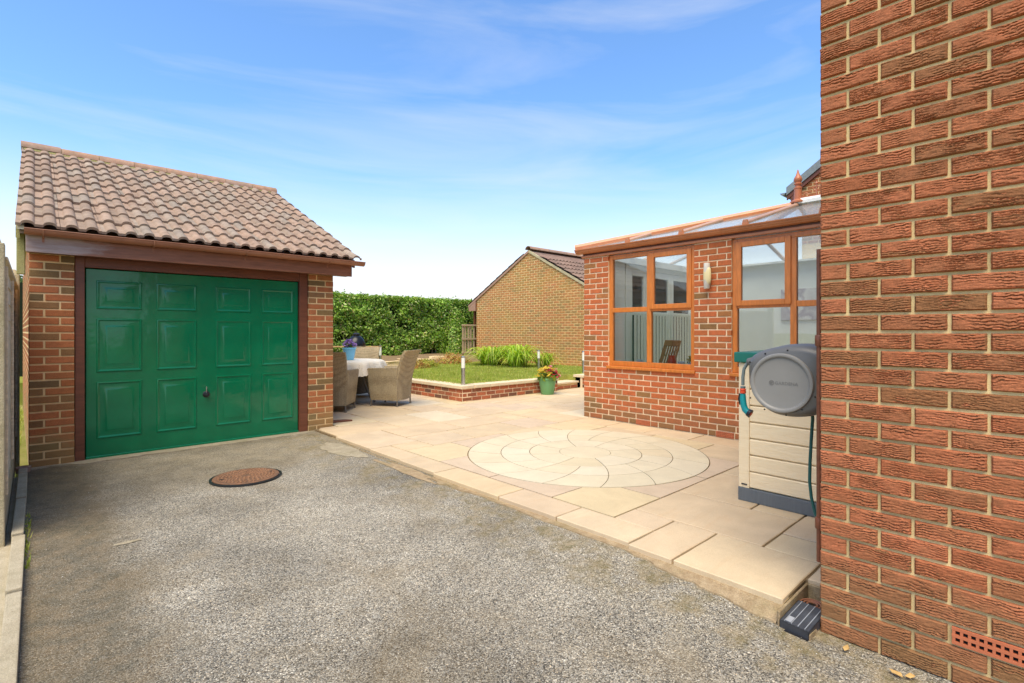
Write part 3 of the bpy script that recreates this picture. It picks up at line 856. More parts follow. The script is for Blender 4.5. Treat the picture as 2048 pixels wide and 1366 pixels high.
# fascia, soffit, gutter
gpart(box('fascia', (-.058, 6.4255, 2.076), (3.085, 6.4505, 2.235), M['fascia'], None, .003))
gpart(box('soffit', (-.05, 6.452, 2.085), (3.08, 6.60, 2.11), M['brown_wood'], None, .003))
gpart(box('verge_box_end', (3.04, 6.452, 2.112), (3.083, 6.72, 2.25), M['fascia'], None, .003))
gt = gutter('gutter', (3.225, 6.372, 2.268), (-.068, 6.372, 2.275), M['gutter'], garage, .052); gt.location = -Vector(garage.location)
for x in (.06, .90, 1.78, 2.75):
    m = MB(); r = .056
    m.tube([(0, r * math.cos(t), r * math.sin(t)) for t in [math.pi + math.pi * k / 10 for k in range(11)]], .0065, 6)
    m.box((-.009, .05, -.10), (.009, .056, .0))
    gb = m.obj('gutter_bracket', M['gutter'], gt, 40, loc=(x, 6.372, 2.27))
m = MB(); m.lathe([(.034, 0), (.034, .2)], n=14); 
# verge boards
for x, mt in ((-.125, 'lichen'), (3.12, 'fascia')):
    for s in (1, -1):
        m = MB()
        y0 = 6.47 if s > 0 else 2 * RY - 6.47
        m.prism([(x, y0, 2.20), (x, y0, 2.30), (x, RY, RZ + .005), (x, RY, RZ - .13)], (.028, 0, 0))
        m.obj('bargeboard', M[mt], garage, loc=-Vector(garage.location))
gpart(box('verge_end_board', (-.122, 6.58, 1.88), (-.062, 6.64, 2.31), M['lichen'], None, .006))
# tiled roof
m = MB(); m.prism([(-.10, 6.44, 2.27), (-.10, RY, RZ - .03), (-.10, 2 * RY - 6.44, 2.27), (-.10, 2 * RY - 6.44, 2.24), (-.10, RY, RZ - .07), (-.10, 6.44, 2.24)], (3.24, 0, 0))
roof = m.obj('roof', M['tile'], garage, loc=-Vector(garage.location))
tme = tile_mesh(M['tile'])
tiled_slope(roof, -.125, 6.375, 2.292, PIT, 11, 11, .336, tme)
# rear slope stays out of sight and is laid in wide sheets
m = MB(); m.prism([(-.12, RY + .02, RZ + .0), (-.12, 2 * RY - 6.36, 2.285), (-.12, 2 * RY - 6.36, 2.305), (-.12, RY + .02, RZ + .02)], (3.31, 0, 0))
m.obj('rear_slope', M['tile'], roof)
# verge pointing under the left-hand tiles
m = MB(); m.prism([(-.118, 6.39, 2.27), (-.118, 6.39, 2.302), (-.118, RY, RZ + .015), (-.118, RY, RZ - .03)], (.05, 0, 0)); m.obj('verge_mortar', M['pointing'], roof)
# ridge tiles bedded on mortar
m = MB(); m.prism([(-.10, RY - .13, RZ - .03), (-.10, RY + .13, RZ - .03), (-.10, RY + .08, RZ + .075), (-.10, RY - .08, RZ + .075)], (3.27, 0, 0)); m.obj('ridge_mortar', M['lichen'], roof)
m = MB(); nr = 12
RL = 3.34 / 8
pr = [(.125 * math.cos(math.pi * k / nr), .105 * math.sin(math.pi * k / nr)) for k in range(nr + 1)]
pr += [(.11 * math.cos(math.pi * k / nr), .09 * math.sin(math.pi * k / nr)) for k in range(nr, -1, -1)]
n_ = len(pr)
m.add([(0, p, q) for p, q in pr] + [(RL - .006, p, q) for p, q in pr], [(i, (i + 1) % n_, (i + 1) % n_ + n_, i + n_) for i in range(n_)] + [tuple(range(n_ - 1, -1, -1)), tuple(range(n_, 2 * n_))])
rme = m.mesh('ridge_tile', M['ridge'], 40)
for k in range(8):
    o = link('ridge_tile', rme, roof, (-.135 + k * RL, RY, RZ - .005 + random.uniform(-.004, .004) + (.012 if k == 0 else 0)))
    o.rotation_euler.y = random.uniform(-.006, .006)

# ------------------------------------------------------------------ house at the right
house = thing('house', 'tall house wall of deeply textured red brick at the right edge', 'house', (2.6, .7, 0))
HX, HY = 2.587, .741
m = MB(); m.box((HX, -8.5, -.1), (10.6, HY - .003, 5.3))
hw = m.obj('wall', M['mortar_house'], house, loc=-Vector(house.location))
ab = (.4425, .6675, .13, .235)
lay(hw, (HX, HY), -math.pi / 2, -.08, 72, lambda z: (0, 9.2), M['brick_house'], 'ho', holes=[(ab[0] + .01, ab[1] + .0, .15, .21)], rough=True,
    key=lambda t: (t[0] > 1.30 or t[2] > 3.02, 0), maxparts=285)
air_brick(hw, HX - .006, HY - .56, .145 + .0375, -math.pi / 2, M['terracotta'])
lay(hw, (10.6, HY - .003), math.pi, -.08, 72, lambda z: (0, 8.0), M['brick_house'], 'ho', maxparts=0)
m = MB(); m.prism([(HX - .4, HY + .35, 5.3), (HX - .4, -8.8, 5.3), (HX - .4, -4.0, 8.0)], (8.5, 0, 0)); m.obj('roof', M['tile_dark'], house, loc=-Vector(house.location))
# thin brown waste pipe just round the corner
m = MB(); m.tube([(2.612, .753, .30), (2.612, .753, 1.72)], .0115, 12)
for z in (.45, 1.28): m.lathe([(.016, 0), (.018, .005), (.018, .045), (.016, .05)], (2.612, .753, z), 12)
dp = m.obj('waste_pipe', M['brown_wood'], house, 50, loc=-Vector(house.location))

# drain gully at its foot
gully = thing('drain_gully', 'black slotted drain cover tilted over a gully at the house corner', 'drain', (2.55, .8, .02))
m = MB(); g0 = Vector((2.55, .8, .02))
for a, b in (((2.47, .872, -.03), (2.86, .884, .078)), ((2.845, .755, -.03), (2.862, .872, .078)), ((2.46, .744, -.03), (2.60, .752, .03))): m.box(Vector(a) - g0, Vector(b) - g0)
m.obj('gully_surround', M['haunch'], gully, None, .004)
m = MB(); m.box((-.1, -.05, -.03), (.29, .066, -.012)); m.obj('gully_floor', M['blackplastic'], gully)
m = MB(); m.box((-.105, -.062, -.006), (.105, .062, 0)); m.box((-.105, -.062, -.04), (-.098, .062, 0)); m.box((-.105, -.062, -.04), (.105, -.056, 0)); m.box((-.105, .056, -.04), (.105, .062, 0))
M['darkplastic'] = plain_mat('dark_grey_plastic', (.045, .048, .055), .45, .3, 14, .2, 80)
lid = m.obj('gully_cover', M['darkplastic'], gully, None, .002, 1, (.016, .004, .032)); lid.rotation_euler = (R(2), R(-5), R(-3))
M['greyline'] = plain_mat('light_grey_plastic', (.30, .31, .32), .5, .15)
for k in range(4):
    m = MB(); m.box((-.1, -.0012, 0), (.1, .0012, .0035)); m.obj('rib', M['greyline'], lid, loc=(0, -.042 + .028 * k, 0))
m = MB(); m.box((-.022, -.012, 0), (.022, .012, .002)); m.obj('rating_plate', M['greyline'], lid, loc=(-.07, .03, 0))
for rr in (.022, .036, .05):
    m = MB(); m.tube([(rr * math.cos(t), rr * math.sin(t), 0) for t in [2 * math.pi * k / 20 for k in range(21)]], .004, 5, False)
    m.obj('grating_ring', M['gutter'], gully, 60, loc=(.19, .02, .012))

# ------------------------------------------------------------------ conservatory
M['frame'] = (lambda n: n.finish(n.mix(1.0, (.60, .19, .035), n.ramp(n.noise(n.coord('Object', (18, 18, 3), rnd=9.0), 2, 5, .6, .5), [(.3, .8), (.7, 1.18)]), 'MULTIPLY'), .32, spec=.5))(N('golden_oak_frame'))
M['frame_gutter'] = plain_mat('oak_brown_gutter', (.52, .20, .085), .3, .15, 6, .03)
M['bar_top'] = plain_mat('roof_bar_cap', (.58, .36, .25), .3, .1, 6, .03)
M['glass'] = glass_mat()
M['white'] = plain_mat('white_plastic_trim', (.84, .85, .80), .45, .05, 4, .02)
M['plaster'] = plain_mat('white_painted_plaster', (.84, .86, .80), .85, .04, 3, .05)
M['floor_in'] = plain_mat('pale_floor_tile', (.62, .55, .45), .5, .15, 4, .05)
def roofpanel_mat():
    n = N('opal_roof_sheet')
    a = n.new('BsdfTranslucent'); a.inputs['Color'].default_value = (.80, .84, .86, 1)
    b = n.new('BsdfPrincipled'); b.inputs['Base Color'].default_value = (.66, .66, .62, 1); b.inputs['Roughness'].default_value = .2
    t = n.new('BsdfTransparent'); t.inputs['Color'].default_value = (.97, .98, .98, 1)
    m1 = n.new('MixShader'); m1.inputs[0].default_value = .9; n.ln(a.outputs[0], m1.inputs[1]); n.ln(t.outputs[0], m1.inputs[2])
    m2 = n.new('MixShader'); m2.inputs[0].default_value = .22; n.ln(m1.outputs[0], m2.inputs[1]); n.ln(b.outputs[0], m2.inputs[2])
    n.ln(m2.outputs[0], n.out.inputs[0]); return n.m
M['roofpanel'] = roofpanel_mat()

cons = thing('conservatory', 'red brick conservatory with orange-brown window frames and pale glazed roof', 'conservatory', (7.6, 2.8, .095))
CO = -Vector(cons.location)
KX, K0, K1 = 5.951, 4.82, .745
W1 = (4.385, 3.09); W2 = (2.63, 1.05); ZS, ZH = .862, 2.428
m = MB()
m.box((KX, K1, -.05), (KX + .1, K0, ZS))
for y0, y1 in ((W1[0], K0), (W2[0], W1[1]), (K1, W2[1])): m.box((KX, y0, ZS), (KX + .1, y1, ZH))
cw = m.obj('wall', M['mortar_cons'], cons, loc=CO)
u_ = lambda y: K0 - y
hol = [(u_(W1[0]) + .002, u_(W1[1]) - .002, ZS + .012, 3), (u_(W2[0]) + .002, u_(W2[1]) - .002, ZS + .012, 3),
       (u_(3.925), u_(3.70), .10, .16), (u_(2.82), u_(2.59), .10, .16)]
lay(cw, (KX, K0), -math.pi / 2, .0945, 31, lambda z: (0, K0 - K1), M['brick_cons'], 'co', holes=hol, key=lambda t: (t[0] > 3.3,), maxparts=298)
for y in (3.8125, 2.705): air_brick(cw, KX - .006, y, .132, -math.pi / 2, M['terracotta'], .213, 3, 10)
# brick return at the garden end, out of sight from the drive
m = MB(); m.box((KX + .1, K0 - .1, -.05), (6.5, K0 - .004, 2.43)); rw = m.obj('wall', M['mortar_cons'], cons, loc=CO)
lay(rw, (6.5, K0 - .004), math.pi, .0945, 31, lambda z: (0, .545), M['brick_cons'], 'co', maxparts=0)

def bar(name, a, b, mat, parent, w, d, x0):
    """window bar between (y, z) points a and b, width w, from x0 back by d"""
    (ya, za), (yb, zb) = a, b
    if abs(ya - yb) < 1e-6: A, B = (x0, ya - w / 2, za), (x0 + d, ya + w / 2, zb)
    else: A, B = (x0, min(ya, yb), za - w / 2), (x0 + d, max(ya, yb), za + w / 2)
    o = box(name, A, B, mat, None, .007, 2); o.parent = parent; o.location = Vector(o.location) - parent.matrix_basis.translation + (CO if False else Vector((0, 0, 0))) ; return o
def cwindow(y0, y1, mulls, casement, label=None):
    """y0 > y1; mulls: list of mullion y; casement: (y hi, y lo) of the opening light above the transom"""
    yc = (y0 + y1) / 2; org = Vector((KX + .03, yc, ZS))
    e = link('window', None, cons, org + CO)
    def part(name, A, B, mat, bev=.006, seg=2):
        o = box(name, Vector(A) - org, Vector(B) - org, mat, e, bev, seg); return o
    F = .058; xf = KX + .022; xb = KX + .082
    zt, zb = ZH - .008, ZS + .006
    part('frame', (xf, y0 - F, zb), (xb, y0 - .002, zt), M['frame']); part('frame', (xf, y1 + .002, zb), (xb, y1 + F, zt), M['frame'])
    part('frame', (xf + .001, y1 + F, zt - F), (xb, y0 - F, zt - .001), M['frame']); part('frame', (xf + .001, y1 + F, zb + .001), (xb, y0 - F, zb + .068), M['frame'])
    ZT = 1.648
    edges = [y0 - F] + mulls + [y1 + F]
    for ym in mulls: part('mullion', (xf + .002, ym - .032, zb + .068), (xb, ym + .032, zt - F), M['frame'])
    for a, b in zip(edges[:-1], edges[1:]):
        a_ = a - (.032 if a in mulls else 0); b_ = b + (.032 if b in mulls else 0)
        part('transom', (xf + .004, b_, ZT - .032), (xb, a_, ZT + .032), M['frame'])
        # lower pane
        part('pane', (xf + .03, b_ - .005, zb + .06), (xf + .036, a_ + .005, ZT - .03), M['glass'], 0)
        if casement == (a, b):
            c0, c1, cz0, cz1, cf = a_ + .012, b_ - .012, ZT - .004, zt - F + .022, .062
            xc = xf - .016
            s = part('casement', (xc, c0 - cf, cz0), (xf + .03, c0, cz1), M['frame'])
            part('casement', (xc, c1, cz0), (xf + .03, c1 + cf, cz1), M['frame'])
            part('casement', (xc + .0005, c1 + cf, cz1 - cf), (xf + .03, c0 - cf, cz1 - .0005), M['frame']); part('casement', (xc + .0005, c1 + cf, cz0 + .0005), (xf + .03, c0 - cf, cz0 + cf), M['frame'])
            part('pane', (xf + .012, c1 + cf - .005, cz0 + cf - .005), (xf + .018, c0 - cf + .005, cz1 - cf + .005), M['glass'], 0)
        else:
            part('pane', (xf + .03, b_ - .005, ZT + .03), (xf + .036, a_ + .005, zt - F + .005), M['glass'], 0)
    part('sill', (KX - .035, y1 - .015, ZS - .034), (xf + .02, y0 + .015, ZS + .006), M['frame'], .008, 2)
    part('inner_sill', (xb + .002, y1 + .01, ZS - .02), (xb + .17, y0 - .01, ZS + .012), M['white'], .006, 2)
    return e
cwindow(W1[0], W1[1], [3.745], (3.745, W1[1] + .058))
cwindow(W2[0], W2[1], [1.972], (W2[0] - .058, 1.972))
# white inside lining
m = MB(); m.box((KX + .1, K1, .1), (KX + .115, K0 - .1, ZS - .021))
for y0, y1 in ((W1[0], K0 - .1), (W2[0], W1[1]), (K1, W2[1])): m.box((KX + .1, y0, ZS - .021), (KX + .115, y1, ZH))
m.obj('inner_lining', M['plaster'], cons, loc=CO)
m = MB(); m.box((KX + .1, K1, .03), (9.3, K0 - .1, .115)); m.obj('floor', M['floor_in'], cons, loc=CO)
# solid party wall and the house wall inside, both plastered
m = MB(); m.box((9.3, K1, -.05), (9.45, K0, 2.5)); m.obj('party_wall', M['plaster'], cons, loc=CO)
m = MB(); m.box((KX + .115, .742, .1), (9.3, .775, 3.05)); m.obj('house_side_lining', M['plaster'], cons, loc=CO)
# ring beam, fascia and gutter
m = MB(); m.box((KX + .06, K1, ZH + .002), (KX + .22, K0 - .02, ZH + .10)); m.box((KX + .22, K0 - .16, ZH + .002), (9.3, K0 - .02, ZH + .10)); m.box((9.14, K1, ZH + .07), (9.298, K0 - .16, ZH + .10)); m.obj('ring_beam', M['white'], cons, loc=CO)
gp_ = lambda n_, a, b, mt, bv=.005: (lambda o: (setattr(o, 'parent', cons), setattr(o, 'location', Vector(o.location) + CO), o)[2])(box(n_, a, b, mt, None, bv, 2))
gp_('eaves_board', (KX - .028, K1, ZH + .002), (KX + .055, K0 + .03, ZH + .034), M['frame_gutter'])
gp_('eaves_board', (KX - .006, K1, ZH + .036), (KX + .058, K0 + .02, ZH + .10), M['brown_wood'])
# moulded gutter
m = MB(); gpr = [(-.020, .058), (-.050, .060), (-.072, .068), (-.078, .080), (-.090, .084), (-.098, .096), (-.098, .106), (-.110, .110), (-.112, .122), (-.098, .126), (-.09, .116), (-.02, .10)]
nn = len(gpr)
vs = [(KX + p, K0 + .10, ZH + q) for p, q in gpr] + [(KX + p, K1, ZH + q) for p, q in gpr]
m.add(vs, [(i, (i + 1) % nn, (i + 1) % nn + nn, i + nn) for i in range(nn)] + [tuple(range(nn - 1, -1, -1)), tuple(range(nn, 2 * nn))])
m.obj('gutter', M['frame_gutter'], cons, 35, loc=CO)
# glazed hipped roof: bars and panels
E0, E1 = Vector((5.90, 4.88, 2.552)), Vector((9.40, 4.88, 2.552)); RG = Vector((7.60, 2.45, 3.045)); RB = Vector((7.60, .75, 3.045))
def on_slope(y, t):                                         # point on the near slope above eaves position y
    top = RG + (RB - RG) * ((2.45 - y) / 1.7) if y <= 2.45 else E0 + (RG - E0) * ((4.88 - y) / (4.88 - 2.45))
    bot = Vector((5.90, y, 2.552)); return bot + (top - bot) * t
rf = link('roof', None, cons, (0, 0, 0)); rf.location = CO
ysb = [4.88, 4.03, 3.24, 2.45, 1.67, .90, .75]
for a, b in zip(ysb[:-1], ysb[1:]):
    P = [on_slope(a, 0), on_slope(b, 0), on_slope(b, 1)] + ([on_slope(a, 1)] if a < 4.8 else [])
    m = MB(); m.prism(P, (0, 0, .016)); m.obj('roof_panel', M['roofpanel'], rf)
for a, b in (((9.40, .75), (9.40, 4.88)),):
    m = MB(); m.prism([Vector((9.40, .75, 2.545)), E1, RG, RB], (0, 0, .016)); m.obj('roof_panel', M['roofpanel'], rf)
m = MB(); m.prism([E0, RG, E1], (0, 0, .016)); m.obj('roof_panel', M['roofpanel'], rf)
def rbar(name, A, B, mat, w=.055, h=.038, lift=.018):
    A, B = Vector(A), Vector(B); d = (B - A).normalized(); s = d.cross(Vector((0, 0, 1))).normalized(); up = s.cross(d)
    m = MB(); pr = [(-w / 2, 0), (w / 2, 0), (w / 2, h * .55), (w * .22, h), (-w * .22, h), (-w / 2, h * .55)]
    vs = [A + s * p + up * (q + lift) for p, q in pr] + [B + s * p + up * (q + lift) for p, q in pr]; n_ = 6
    m.add(vs, [(i, i + n_, (i + 1) % n_ + n_, (i + 1) % n_) for i in range(n_)] + [tuple(range(n_)), tuple(range(2 * n_ - 1, n_ - 1, -1))])
    return m.obj(name, mat, rf)
for y in ysb[1:-1]:
    rbar('glazing_bar', on_slope(y, 0), on_slope(y, .985), M['bar_top'])
    c_ = on_slope(y, 0); m = MB(); m.prism([(c_.x - .012, y - .034, c_.z + .01), (c_.x - .012, y + .034, c_.z + .01), (c_.x - .012, y + .022, c_.z + .066), (c_.x - .012, y - .022, c_.z + .066)], (.03, 0, .004)); m.obj('bar_end_cap', M['frame_gutter'], rf)
    # opposite slope
    q = on_slope(y, 1); rbar('glazing_bar', (9.40, y, 2.545), (15.2 - q.x, q.y, q.z) if y > 2.45 else q, M['bar_top'])
rbar('hip_bar', E0 + Vector((-.03, .04, .0)), RG, M['frame_gutter'], .075, .085, -.01); rbar('hip_bar', E1, RG, M['frame_gutter'], .075, .085, -.01)
rbar('ridge_bar', RG + Vector((0, .03, .03)), RB + Vector((0, 0, .03)), M['white'], .12, .075, .0)
for t in (.25, .5, .75): rbar('glazing_bar', E0 + (E1 - E0) * t, RG + (E0 + (E1 - E0) * t - RG) * (.06 if t == .5 else .5), M['bar_top'])
# finial and cresting on the ridge
M['fin'] = plain_mat('terracotta_plastic', (.48, .17, .085), .4, .08, 10, .02)
m = MB(); m.lathe([(.10, -.02), (.10, .0), (.05, .03), (.047, .12), (.047, .17), (.052, .175), (.052, .19), (.034, .20), (.034, .225), (.05, .235), (.05, .245), (.036, .255), (.046, .275), (.054, .30), (.046, .325), (.028, .355), (.016, .39), (.008, .425), (.002, .44)], n=20)
m.obj('finial', M['fin'], rf, 40, loc=(RG.x, RG.y, RG.z + .07))
for k in range(4):
    y = 2.22 - .36 * k
    m = MB(); m.box((-.008, -.17, 0), (.008, .17, .02))
    for s in (-1, 1):
        m.tube([(0, s * (.015 + .06 * math.sin(t) * (t / 4)), .06 + .055 * (1 - math.cos(t)) * .5 + .02) for t in [k2 * .45 for k2 in range(11)]], .008, 6)
        m.tube([(0, s * (.17 - .02 * t), .02 + .05 * math.sin(t * .8)) for t in [k2 * .35 for k2 in range(11)]], .008, 6)
    m.tube([(0, 0, .01), (0, 0, .17)], .009, 6); m.lathe([(.004, 0), (.018, .012), (.012, .03), (.002, .042)], (0, 0, .16), 10)
    m.obj('cresting', M['fin'], rf, 40, loc=(RG.x, y, RG.z + .10))
# garden-end glazing: white screens and a pair of french doors
ye = K0 - .05
def wf(name, x0, x1, z0, z1, par, d=.06, dy=0, bev=.006):
    o = box(name, (x0, ye - d / 2 + dy, z0), (x1, ye + d / 2 + dy, z1), M['white'], None, bev, 2); o.parent = par; o.location = Vector(o.location) + CO; return o
wf('screen_post', 6.505, 6.86, .116, 2.43, cons, .08); wf('screen_post', 6.885, 6.995, .116, 2.43, cons, .08); wf('screen_post', 9.05, 9.298, .116, 2.43, cons, .08)
gk = box('screen_gap', (6.861, ye - .012, .116), (6.884, ye + .012, 2.43), M['blackplastic'], None, 0); gk.parent = cons; gk.location = Vector(gk.location) + CO
for x0, x1 in ((7.0, 7.50), (7.56, 8.28), (8.29, 9.04)):
    isd = x0 > 7.2
    par = link('french_door' if isd else 'side_screen', None, cons, CO)
    dz = .02
    wf('stile', x0, x0 + .085, .12, 2.36, par, .055).location -= CO; wf('stile', x1 - .085, x1, .12, 2.36, par, .055).location -= CO
    wf('rail', x0 + .085, x1 - .085, 2.26, 2.359, par, .055).location -= CO; wf('rail', x0 + .085, x1 - .085, .121, .30, par, .055).location -= CO
    wf('rail', x0 + .085, x1 - .085, 1.62, 1.68, par, .05).location -= CO
    for z0, z1 in ((.295, 1.625), (1.675, 2.265)):
        g_ = box('pane', (x0 + .08, ye - .003, z0), (x1 - .08, ye + .003, z1), M['glass'], None, 0); g_.parent = par
    if isd:
        hx = x1 - .045 if x0 < 8 else x0 + .045
        m = MB(); m.box((-.016, -.010, -.11), (.016, 0, .11)); m.tube([(0, -.005, .04), (0, -.05, .04), ((-.12 if x0 < 8 else .12), -.052, .04)], .009, 8)
        m.obj('door_handle', M['chrome'], par, 40, .0, 1, (hx, ye - .0285, 1.12))
bl = link('blind', None, cons, CO)
M['blind'] = plain_mat('pale_blind_fabric', (.70, .72, .64), .85, .04, 4, 0)
for k in range(21):
    xb_ = 7.06 + .095 * k
    m = MB(); m.box((-.047, -.0012, 0), (.047, .0012, 1.34)); o = m.obj('blind_slat', M['blind'], bl, loc=(xb_, ye - .10, .30)); o.rotation_euler.z = R(7)
wf('screen_post', 7.502, 7.558, .116, 2.43, cons, .09); wf('screen_head', 6.997, 9.048, 2.361, 2.43, cons, .08, 0, .004)
# ------------------------------------------------------------------ raised lawn and its walls
ZL = .365
m = MB()
P = [(5.66, 7.36), (8.15, 7.36), (8.15, 7.75), (8.95, 7.75), (8.95, 7.36), (14, 7.36), (14, 40), (-8, 40), (-8, 13.6), (2.9, 13.6), (5.0, 13.4), (5.66, 12.2)]
m.prism([(x, y, -.1) for x, y in P], (0, 0, ZL + .1))
lawn = struct(m.obj('lawn', M['lawn']))
M['coping'] = tint_slab('coping_stone', (.70, .57, .37))
def rwall(label, org, ang, L, mat_odd=0):
    o = thing('retaining_wall', label, 'wall', (org[0], org[1], ZP))
    ca, sa = math.cos(ang), math.sin(ang)
    m = MB(); q = [(0, 0), (L, 0), (L, .2), (0, .2)]
    m.prism([(ca * a - sa * b, sa * a + ca * b, -.1) for a, b in q], (0, 0, .327))
    w = m.obj('wall', M['mortar_cons'], o)
    w.location = (0, 0, 0)
    tmp = lay(w, (0, 0), ang, 0, 3, lambda z: (0, L), M['brick_wallr'], 'rw', odd=mat_odd)
    return o
# the face that looks to the garage, then the one that looks to the drive
ra = rwall('low red brick retaining wall of the lawn, face beside the garden table', (5.576, 11.4), -math.pi / 2, 11.4 - 7.284)
rb = rwall('low red brick retaining wall of the lawn, face behind the green planter', (5.58, 7.290), 0, 2.53, 1)
for o, org, ang, L in ((ra, (5.576, 11.4), -math.pi / 2, 11.4 - 7.284 + .035), (rb, (5.58, 7.290), 0, 2.53)):
    ca, sa = math.cos(ang), math.sin(ang); n_ = int(round(L / .6)); l_ = L / n_
    for k in range(n_):
        a0, a1 = k * l_ + .003, (k + 1) * l_ - .003
        if o is rb and k == 0: a0 = .29
        q = [(a0, -.04), (a1, -.04), (a1, .25), (a0, .25)]
        m = MB(); m.prism([(ca * a - sa * b, sa * a + ca * b, .229) for a, b in q], (0, 0, .055 + random.uniform(-.002, .002)))
        m.obj('coping_stone', M['coping'], o, None, .006, 2)
# step up to the lawn and the wall beyond it
st = thing('garden_step', 'single stone step with brick riser leading up to the lawn', 'step', (8.5, 7.42, ZP))
m = MB(); m.box((-.37, 0, -.05), (.42, .4, .11)); w = m.obj('riser', M['mortar_garage'], st)
lay(w, (-.37, 0), 0, .0, 1, lambda z: (0, .79), M['brick_wallr'], 'rw'); lay(w, (-.37, 0), 0, .035 - .0, 1, lambda z: (0, 0), M['brick_wallr'], 'rw')
m = MB(); m.box((-.39, -.03, .112), (.44, .4, .15)); m.obj('tread', M['coping'], st, None, .006, 2)
rc = rwall('short red brick wall end with pale coping beside the conservatory corner', (8.95, 7.30), 0, 2.6)
for k in range(4):
    m = MB(); m.box((k * .65 - .02, -.04, .229), ((k + 1) * .65 - .027, .25, .284)); m.obj('coping_stone', M['coping'], rc, None, .006, 2)
# short grass
def blades(name, n, region, h, w, mat, z, seed=1, keep=None, lean=.5):
    r = np.random.RandomState(seed); V = []; F = []
    i = 0
    while i < n:
        x = r.uniform(region[0], region[1]); y = r.uniform(region[2], region[3])
        if keep and not keep(x, y): i += 1; continue
        a = r.uniform(0, 6.283); hh = h * r.uniform(.5, 1.2); ww = w * r.uniform(.6, 1.2)
        dx, dy = math.cos(a) * ww, math.sin(a) * ww; lx, ly = r.uniform(-lean, lean) * hh, r.uniform(-lean, lean) * hh
        o = len(V); V += [(x - dx, y - dy, z), (x + dx, y + dy, z), (x + lx, y + ly, z + hh)]; F.append((o, o + 1, o + 2)); i += 1
    m = MB(); m.v = V; m.f = F
    return m.obj(name, mat)
M['grass'] = leaf_mat('grass_blade', [(0, (.24, .34, .04)), (.35, (.34, .43, .055)), (.6, (.46, .48, .10)), (.8, (.55, .48, .18)), (1, (.30, .39, .045))], .6, .3)
g1 = stuff(blades('lawn_grass', 60000, (5.7, 11.1, 7.45, 13.3), .045, .006, M['grass'], ZL, 3, lambda x, y: not (x > 8.1 and x < 9 and y < 7.8) and y < 13.4 - .9 * abs(math.sin(x * .9)) * .5))
tag(g1, 'short dry-tipped green grass of the raised lawn', 'grass'); 
g2 = stuff(blades('verge_grass', 5000, (-.9, -.13, 6.9, 13), .07, .006, M['grass'], -.06, 5)); tag(g2, 'pale rough grass in the gap between fence and garage', 'grass')

# ------------------------------------------------------------------ neighbour's garage beyond the lawn
nb = thing('neighbour_garage', 'buff brick garage gable with brown tiled roof beyond the lawn', 'garage', (11.2, 11.24, ZL))
NO = -Vector(nb.location); NX_ = 11.206
NE, NAP, NZE, NZA = 13.823, 11.24, 2.46, 3.84
NS = 2 * NAP - NE
m = MB(); m.prism([(NX_, NE, -.1), (NX_, NS, -.1), (NX_, NS, NZE), (NX_, NAP, NZA), (NX_, NE, NZE)], (5.2, 0, 0))
nw = m.obj('wall', M['mortar_nb'], nb, loc=NO)
def nspan(z):
    if z < NZE: return (0, NE - NS)
    k = (z + .04 - NZE) / (NZA - NZE) * (NE - NAP); return (k, NE - NS - k)
lay(nw, (NX_, NE), -math.pi / 2, .30, 48, nspan, M['brick_nb'], 'nb', key=lambda t: (t[0] > 4.75, -t[0]), maxparts=300)
npit = math.atan2(NZA - NZE, NE - NAP)
M['pinkboard'] = wood_paint('faded_brown_board', (.40, .235, .155), .5)
M['verge_tan'] = plain_mat('pale_verge_strip', (.47, .40, .24), .8, .2, 9, .3)
for s in (1, -1):
    ye_ = NAP + s * (NE - NAP + .42); ze_ = NZE - .42 * math.tan(npit)
    m = MB(); m.prism([(NX_ - .04, NAP, NZA - .045), (NX_ - .04, NAP, NZA + .03), (NX_ - .04, ye_, ze_ + .03), (NX_ - .04, ye_, ze_ - .045)], (.05, 0, 0)); m.obj('verge_strip', M['verge_tan'] if s < 0 else M['pinkboard'], nb, loc=NO)
    m = MB(); m.prism([(NX_ + .0105, NAP, NZA + .0), (NX_ + .0105, NAP, NZA + .03), (NX_ + .0105, ye_, ze_ + .03), (NX_ + .0105, ye_, ze_ + .0)], (5.3, 0, 0)); rr = m.obj('roof', M['tile_dark'], nb, loc=NO)
    if s < 0:
        tm2 = tile_mesh(M['tile_dark'], nx=16, thick=.034)
        for r_ in range(8):
            for c_ in range(16):
                d = r_ * .336 + .1; 
                o = link('roof_tile', tm2, rr, (NX_ - .05 + (c_ + .5) * TW, ye_ + d * math.cos(npit), ze_ + .075 + d * math.sin(npit)))
                o.rotation_euler = (npit - R(5.0), 0, 0)
    else:
        tm3 = tile_mesh(M['tile_dark'], nx=16)
        for r_ in range(9):                                  # verge tiles seen along the left slope
            o = link('roof_tile', tm3, rr, (NX_ - .05 + .5 * TW, ye_ - (r_ * .336 + .02) * math.cos(npit), ze_ + .055 + (r_ * .336 + .02) * math.sin(npit)))
            o.rotation_euler = (npit - R(2.6), 0, math.pi)
for k in range(12):
    o = link('ridge_tile', rme, nb, (NX_ - .06 + k * RL + NO.x, NAP + NO.y, NZA + .05 + NO.z))
    o.data = rme
m = MB(); m.prism([(NX_ - .035, NE + .02, 2.07), (NX_ - .035, NE + .40, 2.07), (NX_ - .035, NE + .40, 2.23), (NX_ - .035, NE + .02, 2.43)], (.3, 0, 0)); m.obj('eaves_box', M['pinkboard'], nb, loc=NO)
m = MB(); m.prism([(NX_ - .03, NE - .012, 2.06), (NX_ - .03, NE + .018, 2.06), (NX_ - .03, NE + .018, 2.445), (NX_ - .03, NE - .012, 2.445)], (.02, 0, 0)); m.obj('eaves_strip', M['brown_wood'], nb, loc=NO)

